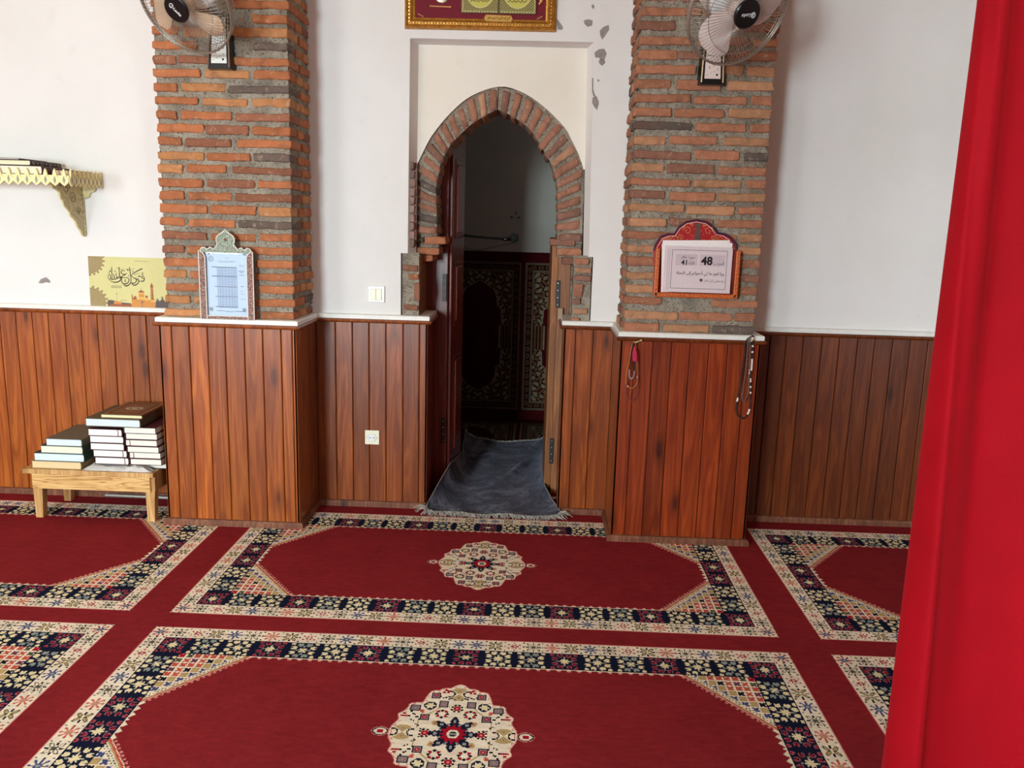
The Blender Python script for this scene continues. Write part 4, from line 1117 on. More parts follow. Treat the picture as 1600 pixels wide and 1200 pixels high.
R_.poly([(1045, 700), (1052, 520), (1044, 470), (1060, 440), (1072, 405), (1084, 440), (1098, 470), (1090, 520), (1100, 700)], 'r'); R_.rect(1046, 500, 1098, 510, 'o'); R_.rect(1062, 520, 1070, 690, 'o')
R_.poly([(1120, 835), (1125, 740), (1160, 690), (1200, 720), (1250, 670), (1300, 730), (1480, 700), (1480, 835)], 'd')
for cx, cy in ((895, 745), (1160, 700), (1245, 660)):
    for a in range(6): R_.line([(cx, cy), (cx+28*math.cos(a*1.05), cy-22*math.sin(a*1.05)-4)], 7, 'd')
    R_.rect(cx-4, cy, cx+4, cy+90, 'd')
for x0, y0, x1 in ((800, 62, 1030), (530, 725, 625)):
    R_.line([(x0+i*(x1-x0)/24, y0+4*math.sin(i*2.1)) for i in range(25)], 5, 's')
for k in range(3): R_.line([(372+i*10, 482+k*16+5*math.sin(i*1.7+k)) for i in range(19)], 6, 's')
R_.line([(462, 620), (462, 800)], 4, 's'); R_.disc(462, 615, 16, 's', 5)
def cal(P, w):
    Q = [((150+x/17.78-130)*10.667, (415+y/17.78-390)*10.667) for x, y in P]
    Q = [(X-108-(Y-140)*.045, Y-140-(X-108)*.03) for X, Y in Q]; R_.line(Q, w, 'k')
for P, w in (([(503, 112), (510, 290), (522, 432)], (17, 15, 9)), ([(628, 262), (642, 370), (636, 425), (604, 436), (580, 390), (558, 285)], (9, 15, 15, 12, 14, 9)),
             ([(558, 285), (582, 395), (560, 438), (515, 442), (488, 420), (476, 370)], (9, 15, 13, 12, 12)), ([(500, 436), (470, 400), (462, 320), (440, 300), (408, 330), (402, 390), (428, 436), (470, 430)], (10, 12, 9, 12)),
             ([(432, 205), (455, 192), (470, 210), (452, 235), (400, 270)], (10, 13, 6)), ([(716, 112), (722, 260), (738, 370), (792, 394), (860, 386)], (17, 15, 13, 10)),
             ([(800, 380), (735, 358), (672, 382), (668, 402), (742, 408), (772, 432), (716, 492), (610, 522), (500, 498), (432, 440)], (8, 10, 14, 14, 12, 16, 20, 18, 12, 6)),
             ([(872, 205), (815, 190), (772, 225), (792, 275), (860, 300), (940, 272)], (12, 12, 16, 14, 10)), ([(900, 300), (820, 345), (742, 388)], (12, 14, 10)),
             ([(800, 394), (900, 388), (975, 405), (1000, 460), (968, 530), (884, 566), (815, 545), (786, 480), (792, 410)], (10, 12, 14, 14, 18, 18, 14, 9)),
             ([(1018, 112), (1036, 270), (1056, 420), (1050, 520), (1000, 588), (912, 622), (850, 588)], (17, 15, 14, 14, 18, 20, 8)),
             ([(1388, 148), (1350, 152), (1240, 205), (1130, 270), (1066, 334)], (8, 18, 16, 14, 10)), ([(1066, 334), (1130, 395), (1190, 425), (1212, 468), (1178, 530), (1120, 548), (1060, 530)], (10, 14, 16, 14, 16, 10)),
             ([(1240, 470), (1222, 432), (1262, 425), (1282, 480), (1248, 555), (1172, 602), (1108, 588), (1076, 548)], (10, 14, 14, 15, 18, 18, 8)),
             ([(1270, 484), (1340, 488), (1408, 486), (1440, 440), (1420, 372), (1382, 348), (1358, 380), (1380, 412), (1432, 416)], (10, 13, 18, 14, 13, 12, 12, 8)),
             ([(912, 168), (950, 160), (982, 172), (962, 192)], (8, 16, 12)), ([(1268, 352), (1284, 356)], 18), ([(1308, 350), (1326, 354)], 18), ([(1384, 290), (1392, 306)], 18),
             ([(1150, 312), (1290, 268)], 6), ([(1340, 262), (1420, 258)], 6), ([(1070, 170), (1150, 136)], 6), ([(760, 170), (850, 140)], 6), ([(640, 130), (690, 122)], 6), ([(1085, 215), (1110, 238), (1125, 205)], 7),
             ([(585, 215), (610, 205)], 12), ([(970, 330), (990, 350), (1004, 312)], 6), ([(880, 500), (905, 450), (882, 440)], 8), ([(872, 460), (880, 505), (915, 500)], 7), ([(1178, 395), (1215, 375)], 7)):
    cal(P, w)
m = MB(); m.box(0, PW_, 0, .002, 0, PH_); m.build('sheet', plain('poster_paper', srgb(220, 212, 160), .6), po)
R_.build('print', M_print, po, (0, -.0004, PH_), (PW_/1480, 0, 0), (0, 0, -PH_/835))
po.rotation_euler = (math.radians(-1.0), 0, 0); po.location.y = .008

# ------------------------------------------------------------------ ornate framed timetable on the left pillar's ledge
TX, TZ = -1.376, .974
fr = thing('framed_document', 'framed document with pink carved border and onion-dome top leaning on the left pillar', 'frame', (TX, PLY+.002, TZ))
tilt = math.radians(-4.5); fr.rotation_euler = (math.radians(-.3), 0, 0)
M_inlay = NT('carved_pink_inlay'); v = M_inlay.coord(); n1 = M_inlay.add('ShaderNodeTexVoronoi', Vector=v, Scale=190.0); 
M_inlay.set(Base_Color=M_inlay.ramp(n1.outputs['Distance'], [(.15, srgb(196, 176, 160)), (.4, srgb(150, 106, 96)), (.7, srgb(112, 72, 66))]), Roughness=.6); M_inlay.bump(n1.outputs['Distance'], .6, .003); M_inlay = M_inlay.m
M_green = NT('carved_green_inlay'); v = M_green.coord(); n1 = M_green.add('ShaderNodeTexVoronoi', Vector=v, Scale=210.0)
M_green.set(Base_Color=M_green.ramp(n1.outputs['Distance'], [(.15, srgb(202, 206, 190)), (.45, srgb(150, 160, 142)), (.7, srgb(104, 112, 96))]), Roughness=.6); M_green.bump(n1.outputs['Distance'], .6, .003); M_green = M_green.m
M_bone = plain('white_bone_edge', srgb(232, 226, 214), .45, var=.05)
H0 = .305
m = MB(); m.box(-.118, .118, -.004, .008, .0, H0); m.box(-.100, .100, -.0045, .007, .285, .318); m.build('back_board', plain('dark_board', srgb(66, 32, 30), .7), fr)
def bars(x0, x1, z0, z1, d=.016): 
    m = MB(); m.rbox((x0+x1)/2, -d/2-.002, (z0+z1)/2, (x1-x0)/2, d/2, (z1-z0)/2, .002, 1); return m
side = [(-.120, 0), (-.092, 0), (-.092, .272), (-.098, .286), (-.108, .296), (-.120, .300)]
for s in (1, -1):
    m = MB(); m.prism([(s*x, z) for x, z in side], -.020, -.004); o = m.build('side_panel', M_inlay, fr)
    m = MB(); m.tube([(s*x, -.020, z) for x, z in side[1:]]+[(s*-.120, -.020, 0)], .0022, 6); m.build('edge_strip', M_bone, o)
m = bars(-.095, .095, 0, .014); o = m.build('bottom_rail', M_inlay, fr); m = MB(); m.tube([(-.092, -.019, .014), (.092, -.019, .014)], .002, 6); m.build('edge_strip', M_bone, o)
crest = [(-.110, .292), (-.114, .300), (-.106, .312), (-.094, .314), (-.084, .306), (-.078, .308), (-.070, .316), (-.060, .312), (-.054, .304), (-.050, .312), (-.040, .322), (-.036, .330), (-.040, .342), (-.040, .356), (-.032, .368), (-.016, .378), (-.006, .386), (0, .392)]
crest = crest+[(-x, z) for x, z in reversed(crest[:-1])]
m = MB(); m.prism(crest, -.016, -.004); o = m.build('crest', M_green, fr)
m = MB(); m.tube([(x, -.016, z) for x, z in crest], .0024, 6); m.build('edge_strip', M_bone, o)
m = MB(); m.sphere((0, -.017, .350), .005, 8, 6, sc=(1, .4, 1)); m.build('red_stone', plain('red_stone', srgb(120, 20, 30), .3), o)
R_ = Ras(470, 730, 190, 290, dict(w=srgb(206, 218, 236), w2=srgb(190, 204, 226), l=srgb(120, 128, 146), d=srgb(84, 88, 104), k=srgb(60, 60, 74)), 'w')
R_.rect(120, 190, 345, 640, 'w2')
for y in (190, 290, 405, 515, 630): R_.rect(60 if y < 300 else 90, y-5, 345, y+4, 'l')
for y in range(190, 640, 14): R_.rect(120, y, 345, y+2.5, 'l')
for x in (120, 150, 180, 215, 250, 285, 315, 345): R_.rect(x-1.2, 190, x+1.2, 640, 'l')
for y, a, b in ((85, 215, 255), (120, 130, 340), (130, 150, 320), (160, 370, 430), (175, 370, 430), (225, 365, 430), (240, 375, 420), (270, 370, 430), (395, 380, 420), (450, 380, 410), (480, 375, 425), (535, 370, 440), (672, 100, 200), (680, 200, 300), (675, 310, 420)): R_.rect(a, y, b, y+4, 'd')
for cx, cy in ((30, 35), (440, 35), (40, 660), (420, 660)):
    for a in range(5): R_.line([(cx+22*math.cos(a*1.3), cy+22*math.sin(a*1.3)), (cx+8*math.cos(a*1.3+.8), cy+8*math.sin(a*1.3+.8)), (cx+26*math.cos(a*1.3+1.1), cy+24*math.sin(a*1.3+1.1))], 5, 'k')
R_.disc(55, 100, 32, 'l'); R_.disc(55, 100, 27, 'w'); R_.disc(55, 100, 20, 'l'); R_.disc(55, 100, 15, 'w2')
m = MB(); m.box(-.094, .094, -.0062, -.0042, .012, .306); o = m.build('paper', plain('blue_white_paper', srgb(208, 220, 238), .7), fr)
R_.build('paper_print', M_print, o, (-.092, -.0066, .304), (.184/470, 0, 0), (0, 0, -.290/730))
gl = NT('window_glass'); f = gl.add('ShaderNodeFresnel', IOR=1.5); tr = gl.add('ShaderNodeBsdfTransparent', Color=(.98, .985, .99)); gs = gl.add('ShaderNodeBsdfGlossy', Roughness=.015)
mx = gl.add('ShaderNodeMixShader'); gl.put(mx.inputs[0], f.outputs[0]); gl.put(mx.inputs[1], tr.outputs[0]); gl.put(mx.inputs[2], gs.outputs[0]); gl.t.links.new(mx.outputs[0], gl.out.inputs[0]); M_glass = gl.m
m = MB(); m.box(-.093, .093, -.010, -.008, .012, .300); m.build('glass_pane', M_glass, fr)

# ------------------------------------------------------------------ carved shelf with books high on the left
M_shelf = NT('cream_carved_wood'); v = M_shelf.coord(); n1 = M_shelf.noise(v, 30, 4, .6, 2.0); w_ = M_shelf.add('ShaderNodeTexWave', {'wave_type': 'RINGS'}, Vector=v, Scale=14.0, Distortion=14.0, Detail=2.0)
M_shelf.set(Base_Color=M_shelf.mix(M_shelf.ramp(w_.outputs['Fac'], [(.45, (0, 0, 0)), (.55, (.7, .7, .7))]), srgb(206, 192, 146), srgb(176, 160, 118)), Roughness=.6); M_shelf.bump(w_.outputs['Fac'], .5, .004); M_shelf = M_shelf.m
M_shelfe = plain('cream_painted_edge', srgb(232, 220, 162), .5, var=.08)
sh = thing('wall_shelf', 'cream carved wall shelf with scalloped rail high on the left wall', 'shelf', (-2.5, YW, 1.575))
m = MB(); m.rbox(-.10, -.145, .0, .50, .145, .008, .003, 1); m.build('board', M_shelfe, sh)
def rail(mb, p0, p1, n):
    p0 = Vector(p0); p1 = Vector(p1); d = p1-p0; L = d.length; d.normalize(); nn = Vector((d.y, -d.x, 0))
    M = Matrix(((d.x, -nn.x, 0, p0.x), (d.y, -nn.y, 0, p0.y), (0, 0, 1, 0), (0, 0, 0, 1)))
    w = L/n
    for i in range(n):
        c = w*(i+.5)
        P = [(c-w/2, -.022), (c-w*.30, -.030), (c, -.040), (c+w*.30, -.030), (c+w/2, -.022), (c+w/2, -.008), (c+w*.26, .0), (c+w*.20, .014), (c+w*.13, .026), (c, .036), (c-w*.13, .026), (c-w*.20, .014), (c-w*.26, .0), (c-w/2, -.008)]
        mb.prism(P, -.004, .004, M=M)
    return M
M_inl = plain('grey_inlay_paint', srgb(150, 146, 124), .6)
m = MB(); rail(m, (-.60, -.290, 0), (.40, -.290, 0), 24)
for k in range(24): x = -.60+(k+.5)/24; m.prism([(x, -.030), (x+.006, -.014), (x, .004), (x-.006, -.014)], -.2955, -.2935, mi=1)
m.build('front_rail', [M_shelfe, M_inl], sh)
m = MB(); rail(m, (.40, -.290, 0), (.40, -.002, 0), 8)
for k in range(8): y = -.290+.288*(k+.5)/8; m.prism([(y, -.030), (y+.006, -.014), (y, .004), (y-.006, -.014)], .4035, .4055, 'x', mi=1)
m.build('side_rail', [M_shelfe, M_inl], sh)
# bracket: a carved plate standing out from the wall and a smaller wing against the wall
prof = [(-.27, -.012), (-.272, -.03), (-.255, -.045), (-.225, -.052), (-.205, -.062), (-.195, -.088), (-.180, -.10), (-.168, -.125), (-.150, -.135), (-.130, -.15), (-.118, -.172), (-.100, -.18), (-.080, -.195), (-.066, -.222), (-.045, -.235), (-.030, -.258), (-.008, -.266), (0, -.266), (0, -.012)]
BX = .300
m = MB(); m.prism(prof, BX-.006, BX+.006, 'x'); br = m.build('bracket', M_shelf, sh)
m = MB(); m.tube([(BX, y-.001, z) for y, z in prof[:-2]], .0045, 6); m.build('carved_edge', M_shelfe, br)
m = MB()
for cy, cz, r0, sg in ((-.15, -.045, .030, 1), (-.10, -.09, .030, -1), (-.06, -.15, .020, 1), (-.20, -.035, .014, -1)):
    pts = [(BX+.0065, cy+sg*r0*(1-k/26)*math.cos(k*.42), cz+r0*(1-k/26)*math.sin(k*.42)) for k in range(24)]; m.tube(pts, .0024, 5)
m.build('scroll_carving', plain('carving_grey', srgb(150, 140, 112), .6), br)
m = MB(); m.prism([(BX+.008, -.012), (BX+.105, -.012), (BX+.095, -.03), (BX+.075, -.038), (BX+.066, -.055), (BX+.045, -.062), (BX+.038, -.082), (BX+.015, -.09), (BX+.008, -.078)], -.014, -.003); m.prism([(BX-.008, -.012), (BX+.008, -.012), (BX+.010, -.262), (BX-.008, -.262)], -.012, -.003); m.build('wall_wing', M_shelf, sh)

M_cream_pages = NT('page_block'); v = M_cream_pages.coord('Object', (3, 3, 320)); n1 = M_cream_pages.noise(v, 2, 2).outputs[0]; a_ = M_cream_pages.attr().outputs['Color']
f_ = M_cream_pages.math('ADD', M_cream_pages.math('MULTIPLY', n1, .24), .86); c_ = M_cream_pages.add('ShaderNodeCombineColor', Red=f_, Green=f_, Blue=f_)
M_cream_pages.set(Base_Color=M_cream_pages.mix(1.0, a_, c_.outputs[0], 'MULTIPLY'), Roughness=.8); M_cream_pages = M_cream_pages.m
M_cover = printmat('book_cloth', .55, .4, .12)
def book(label, x0, x1, y0, y1, z0, z1, cov, page, spine='+x', rot=0.0, group=None, ribbon=False, tc=.0022, bulge=.004):
    cx, cy = (x0+x1)/2, (y0+y1)/2; hx, hy, H = (x1-x0)/2, (y1-y0)/2, z1-z0
    t = thing('book', label, 'book', (cx, cy, z0), (0, 0, rot), group)
    sg = 1 if spine == '+x' else -1
    m = MB()
    m.box(-hx, hx, -hy, hy, 0, tc, cov); m.box(-hx, hx, -hy, hy, H-tc, H, cov)
    k = 6; ang = [(-PI/2+PI*i/k) for i in range(k+1)]
    P = [(sg*(hx+bulge*math.cos(a)), H/2+H/2*math.sin(a)) for a in ang]; Q = [(sg*(hx-.003+bulge*math.cos(a)), H/2+(H/2-tc)*math.sin(a)) for a in reversed(ang)]
    m.prism(P+Q, -hy, hy, 'y', cov); m.build('cover', M_cover, t)
    m = MB(); e = .003
    m.box(-hx+(e if sg > 0 else .001), hx-(e if sg < 0 else .001), -hy+e, hy-e, tc, H-tc, page)
    m.build('page_block', M_cream_pages, t)
    if ribbon:
        m = MB(); xx = sg*(hx-.018); m.tube([(xx, -hy+.001, H-tc), (xx+.003, -hy-.002, H*.5), (xx+.001, -hy-.001, .001)], .0012, 4, srgb(150, 20, 40)); m.build('ribbon', M_cover, t)
    return t
dark = srgb(48, 26, 30)
b = book('dark book with gold rosettes on its spine lying on the carved shelf', -2.68, -2.275, -.285+YW, -.02, 1.6205, 1.6445, dark, srgb(232, 224, 188), tc=.003)
M_faded = plain('faded_gold', srgb(190, 164, 140), .5)
for k, yy in enumerate(np.linspace(-.10, .10, 7)):
    m = MB()
    P = [(0, .0)]; M = Matrix.Translation((.2015+.0045, yy, .0120)) @ Matrix.Rotation(PI/2, 4, 'Y')
    r0 = .0085 if k % 2 == 0 else .003
    pts = [(.2015+.0052, yy+r0*math.cos(a), .0120+r0*.85*math.sin(a)) for a in np.arange(16)*2*PI/16]; m.tube(pts, .0008, 4, closed=True)
    m.sphere((.2015+.005, yy, .0120), .0025, 6, 5, sc=(.3, 1, 1)); m.build('spine_ornament', M_faded, b)
book('thin maroon book lying on top at the left end of the shelf', -2.72, -2.33, -.255, -.04, 1.645, 1.652, srgb(84, 40, 52), srgb(220, 210, 190), tc=.002)
book('cream paged maroon book lying beneath the dark one on the shelf', -2.62, -2.225, -.265, -.03, 1.5835, 1.620, srgb(80, 26, 30), srgb(232, 222, 200))
book('maroon book under the railing of the carved shelf', -2.19, -2.115, -.24, -.03, 1.5835, 1.606, srgb(80, 26, 30), srgb(225, 205, 180), spine='-x')

# ------------------------------------------------------------------ low bench of raw pine with stacked books
be = thing('low_bench', 'low raw pine bench standing against the boards left of the pillar', 'bench', (-2.055, -.19, 0))
XB0, XB1 = -2.375+2.055, -1.756+2.055; YB0, YB1 = -.350+.19, -.035+.19
c1 = (.6, .2, .3)
m = MB(); m.rbox((XB0+XB1)/2-.002, (YB0+YB1)/2, .231, (XB1-XB0)/2, (YB1-YB0)/2, .0115, .003, 2, c1); m.build('top_board', M_wood_raw, be)
def hwood(name, base, dark, lite):
    t = NT(name); co = t.add('ShaderNodeTexCoord').outputs['Object']; v = t.add('ShaderNodeMapping', Vector=co, Scale=(3, 30, 38)).outputs[0]
    n = t.noise(v, 1, 3, .5, .8).outputs[0]; r = t.math('ABSOLUTE', t.math('SUBTRACT', t.math('FRACT', t.math('MULTIPLY', n, 6)), .5))
    t.set(Base_Color=t.ramp(r, [(0, dark), (.12, base), (.5, lite)]), Roughness=.55); return t.m
M_hpine = hwood('bench_pine', srgb(206, 156, 92), srgb(162, 110, 58), srgb(224, 180, 118))
for y in (YB0+.012, YB1-.012):
    m = MB(); m.rbox((XB0+XB1)/2+.010, y, .184, (XB1-XB0)/2-.030, .009, .036, .002, 1, c1); m.build('apron', M_hpine, be)
for x in (XB0+.048, XB1-.012):
    m = MB(); m.rbox(x, (YB0+YB1)/2, .184, .009, (YB1-YB0)/2-.02, .036, .002, 1, c1); m.build('end_apron', M_wood_raw, be)
for sx in (0, 1):
    for sy in (0, 1):
        xt = (XB0+.058) if sx == 0 else (XB1-.026); yt = YB0+.035 if sy == 0 else YB1-.04
        ox = -.004 if sx == 0 else -.004; m = MB(); h = .024; b_ = .017
        vs = [(xt-h, yt-h+.004, .21), (xt+h, yt-h+.004, .21), (xt+h, yt+h, .21), (xt-h, yt+h, .21), (xt+ox-b_, yt-b_, .0), (xt+ox+b_, yt-b_, .0), (xt+ox+b_, yt+b_, .0), (xt+ox-b_, yt+b_, .0)]
        m.add(vs, [(0, 1, 2, 3), (7, 6, 5, 4), (0, 4, 5, 1), (1, 5, 6, 2), (2, 6, 7, 3), (3, 7, 4, 0)], c1); m.build('leg', M_wood_raw, be)
ZT_ = .2430
w1 = srgb(226, 232, 236); w2 = srgb(214, 224, 236); w3 = srgb(232, 226, 204); tanp = srgb(226, 196, 150)
gr = srgb(40, 60, 50); wine = srgb(74, 18, 34); brn = srgb(96, 66, 42); gry = srgb(112, 114, 104)
z = ZT_
for (x0, x1, h, cov, pg, lab) in ((-2.338, -2.105, .036, srgb(158, 126, 86), tanp, 'tan paged book at the bottom of the left stack on the bench'),
                                   (-2.324, -2.088, .038, gr, w2, 'green book second from the bottom of the left stack on the bench'),
                                   (-2.290, -2.092, .036, srgb(50, 66, 52), w3, 'cream paged green book third from the bottom of the left stack on the bench'),
                                   (-2.262, -2.094, .034, srgb(104, 100, 84), w2, 'grey-brown covered book topmost of the left stack on the bench')):
    book(lab, x0, x1, -.335, -.06, z, z+h, cov, pg, group='books stacked on the low bench'); z += h+.0004
bag = thing('plastic_bag', 'crumpled clear plastic bag lying under the middle books on the bench', 'bag', (-1.935, -.196, ZT_))
def bagmat():
    t = NT('thin_plastic_film'); v = t.coord(); n = t.noise(v, 30, 5, .7, 1.0).outputs[0]
    t.set(Base_Color=srgb(224, 218, 212), Roughness=.2, Alpha=.8); t.bump(n, .8, .01); return t.m
m = MB(); nx, ny = 46, 24; vs = []; rb_ = random.Random(4)
for j in range(ny+1):
    for i in range(nx+1):
        x = -.165+.33*i/nx; y = -.150+.30*j/ny; e = min(i, nx-i)/6; e2 = min(j, ny-j)/3
        hgt = .030*min(1, e)*min(1, e2*2.4)
        if x > .045: y = -.150+.045*j/ny
        zz = max(.0015, hgt*(.82+.30*noise.noise(Vector((x*30, y*30, 0)))))
        zz = min(zz, .0288) if y > -.12 else zz
        vs.append((x+.006*noise.noise(Vector((x*40, y*40, 5))), y+.008*noise.noise(Vector((x*22, y*22, 9))), zz))
m.add(vs, [(j*(nx+1)+i, j*(nx+1)+i+1, (j+1)*(nx+1)+i+1, (j+1)*(nx+1)+i) for j in range(ny) for i in range(nx)]); m.build('film', bagmat(), bag, smooth=True)
ordn = ['bottom', 'second', 'third', 'fourth', 'fifth', 'sixth', 'seventh']
z = ZT_+.0315; ws = [-.004, .0, -.002, .002, .0]
for k in range(5):
    sx = [-2.036, -2.044, -2.054, -2.056, -2.060][k]
    last = 'bottom book' if k == 0 else ('topmost small book' if k == 4 else ordn[k]+' book from the bottom')
    h = .0333
    book('white paged wine book, '+last+' of the middle stack on the bench', sx, sx+.158, -.335+.003*(k % 2), -.09, z, z+h, wine, srgb(238, 236, 228), '+x', group='books stacked on the low bench', ribbon=k in (0, 1, 4)); z += h+.0004
zm = z
z = ZT_+.0005
for k in range(7):
    fy = .055 if k == 0 else 0
    sx = [-1.876, -1.876, -1.880, -1.884, -1.892, -1.892, -1.894][k]; h = .0298
    last = 'bottom book' if k == 0 else ('topmost small book' if k == 6 else ordn[k]+' book from the bottom')
    book('white paged wine book, '+last+' of the right stack on the bench', sx+.003, sx+.150, -.330+.004*(k % 3)+fy, -.09, z, z+h, wine, srgb(236, 230, 216), '-x', group='books stacked on the low bench', ribbon=k in (2, 4)); z += h+.0004
zm = max(z, zm)
book('big grey-edged book lying across both wine-coloured stacks', -2.066, -1.812, -.340, -.055, zm+.0004, zm+.0384, srgb(92, 84, 62), srgb(214, 222, 228), group='books stacked on the low bench', tc=.003)
bt = book('brown book with an ornamented cover on top of everything on the bench', -2.000, -1.808, -.325, -.055, zm+.0392, zm+.0562, srgb(112, 72, 44), srgb(226, 218, 170), group='books stacked on the low bench')
R_ = Ras(100, 140, 76, 110, dict(b=srgb(124, 80, 50), d=srgb(84, 50, 34), t=srgb(170, 130, 92), w=srgb(196, 186, 168)), 'b')
R_.frame(4, 4, 96, 136, 3, 't'); R_.frame(10, 10, 90, 130, 6, 'd'); R_.S((np.sin(R_.X*.9)*np.sin(R_.Y*.9) > .45) & (abs(R_.X-50) < 36) & (abs(R_.Y-70) < 56), 't'); R_.disc(50, 70, 22, 'w', 16); R_.disc(50, 70, 15, 'b', 10); R_.disc(50, 70, 9, 'w', 5)
R_.build('cover_ornament', M_print, bt, (-.094, .133, .0173), (.188/100, 0, 0), (0, -.266/140, 0))
m = MB(); m.tube([(-2.158, -.030, .016), (-1.93, -.034, .016), (-1.74, -.038, .016)], .009, 10); tag(m.build('metal_rod', plain('dull_grey_metal', srgb(150, 140, 132), .4, .5)), 'thin grey metal rod lying on the carpet behind the bench', 'rod')
m = MB(); m.rbox(-1.720, -.17, .335, .006, .11, .07, .005, 2); m.build
tr_ = m.build('metal_tray', plain('tray_metal', srgb(150, 140, 130), .35, .6)); tr_.location = (0, 0, -.0222+.0005)
tag(tr_, 'thin grey tray standing on edge between the book stack and the pillar', 'tray')

# ------------------------------------------------------------------ red painted sheet holder on the right pillar
HY = -.318
hd = thing('sheet_holder', 'red painted wooden holder with scalloped top hanging on the right pillar', 'holder', (.68, HY, 1.135))
def hq_(x, y): p = onY(x, y, HY-.044); return (p[0]-.68, p[2]-1.135)
def hp_(x, y): p = onY(x, y, HY-.004); return (p[0]-.68, p[2]-1.135)
out = [hp_(*p) for p in ((1020.8, 392), (1024, 381.7), (1031.7, 370), (1043, 365.8), (1053, 365.8), (1060, 355), (1071.7, 346.7), (1088, 343.8), (1103, 346.7), (1113, 354), (1120, 364), (1131.7, 365.8), (1141.7, 371.7), (1148, 380), (1150.8, 390))]
body = out+[(out[-1][0]-.012, .01), (out[0][0]+.016, .01)]
m = MB(); m.prism(body, -.010, -.0); bb = m.build('back_board', plain('red_lacquer', srgb(168, 24, 36), .35, var=.1), hd)
m = MB(); m.tube([(x, -.010, z) for x, z in out], .0045, 6); m.build('purple_border', plain('dark_purple_paint', srgb(66, 34, 66), .4), bb)
inn = [(x*.945, z-.008 if z > .22 else z) for x, z in out]
m = MB(); m.tube([(x, -.0112, z) for x, z in inn], .0012, 5); m.build('white_line', M_bone, bb)
m = MB(); rg = random.Random(9); ap = hp_(1088, 344)[1]
for s in (-1, 1):
    for (cx, cz, r0, tw) in ((.045, ap-.045, .018, 1), (.065, ap-.028, .010, -1), (.095, ap-.085, .018, 1), (.125, ap-.085, .012, -1), (.028, ap-.02, .008, 1), (.07, ap-.075, .012, -1)):
        m.tube([(s*(cx+r0*(1-k/22)*math.cos(k*.45*tw)), -.0108, cz+r0*(1-k/22)*math.sin(k*.45)) for k in range(18)], .0009, 4)
for k in range(70):
    x = rg.uniform(-.15, .15); zt = np.interp(x, [p[0] for p in out], [p[1] for p in out]); z = rg.uniform(.235, max(.24, zt-.012)); m.sphere((x, -.0105, z), .0016, 5, 4)
m.build('gold_painting', plain('gold_paint', srgb(222, 178, 92), .4), bb)
m = MB(); m.prism([(-.014, .245), (.014, .245), (.012, .285), (.006, .292), (.014, .300), (.014, .312), (0, .322), (-.014, .312), (-.014, .300), (-.006, .292), (-.012, .285)], -.0116, -.0102); m.build('keyhole', plain('keyhole_bronze', srgb(90, 62, 48), .5), bb)
xl, xr = hq_(1022, 460)[0], hq_(1151, 462)[0]
orange = plain('orange_painted_rail', srgb(190, 86, 32), .4, var=.25, scale=90)
for (x0, x1, z0, z1) in ((xl-.002, xl+.016, 0, .205), (xr-.014, xr+.004, 0, .205), (xl, xr, -.003, .017)):
    m = MB(); m.rbox((x0+x1)/2, -.022, (z0+z1)/2, (x1-x0)/2, .022, (z1-z0)/2, .003, 2); o = m.build('rail', orange, hd)
    m = MB(); n = int(max(x1-x0, z1-z0)/.014)
    for k in range(n):
        t = (k+.5)/n
        p = ((x0+x1)/2, -.0445, z0+(z1-z0)*t) if z1-z0 > .05 else (x0+(x1-x0)*t, -.0445, (z0+z1)/2)
        m.sphere((p[0]+rg.uniform(-.004, .004), p[1], p[2]+rg.uniform(-.003, .003)), .0017, 5, 4)
    m.build('painted_dots', plain('pale_dots', srgb(236, 206, 160), .5), o)
M_paper = plain('white_paper', srgb(238, 226, 224), .7, var=.03)
# the sheets: every one lies loose in the holder
sheets = [(-.150, -.012+.150, .020, .244, -.0305, 1.6, 'back')]
sheets = [(-.146, .142, .020, .240, -.0335, 1.6, 'back'), (-.142, .144, .020, .234, -.0355, -.8, 'mid'), (-.146, .134, .020, .228, -.0375, 2.6, 'mid'), (-.139, .144, .020, .219, -.0395, -.2, 'mid')]
bun = MB()
for k in range(3): bun.box(-.004-.002*(k % 3), .150-.0025*(k % 4), -.0315+.0022*k-.001, -.0315+.0022*k+.0004, .0205, .216-.004*(k % 3), srgb(236, 196, 176) if k % 3 == 1 else srgb(232, 214, 206))
bu = bun.build('paper_bundle', printmat('peach_edged_paper', .7)); bu.location = (.68, HY, 1.135); tag(bu, 'bundle of peach edged papers filling the right side of the red holder', 'paper', None)
labs = ['white sheet rearmost in the red holder, its top edge highest', 'white sheet second from the back of the red holder', 'tilted white sheet in the middle of the red holder', 'white sheet just behind the printed one in the red holder']
for (x0, x1, z0, z1, y, a, _), lb in zip(sheets, labs):
    t = MB(); h = (x1-x0)/2; t.box(-h, h, -.0007, .0007, 0, z1-z0); o = t.build('paper_sheet', M_paper); o.location = (.68+(x0+x1)/2, HY+y, 1.135+z0+.004); o.rotation_euler = (0, math.radians(-a), 0); tag(o, lb, 'paper', 'loose sheets in the red holder')
sl = thing('printed_sheet', 'printed sheet reading 48 in a clear sleeve at the front of the red holder', 'paper', (.68, HY-.0435, 1.135+.0205))
q0 = hp_(1040, 455); xs0, xs1 = hq_(1036, 455)[0], hq_(1140, 457)[0]; hs = .194
m = MB(); m.box(xs0, xs1, -.001, .001, 0, hs); m.build('paper', plain('pink_white_paper', srgb(240, 222, 222), .6, var=.03), sl)
R_ = Ras(690, 480, 345, 240, dict(w=srgb(240, 222, 222), g=srgb(224, 204, 208), k=srgb(62, 44, 52), r=srgb(112, 84, 92)), 'w')
R_.frame(70, 30, 640, 440, 3, 'k'); R_.rect(110, 75, 335, 195, 'g'); R_.rect(360, 75, 620, 195, 'g'); R_.disc(385, 345, 17, 'r')
R_.rect(30, 20, 33, 460, 'r'); R_.rect(48, 20, 50, 460, 'r')
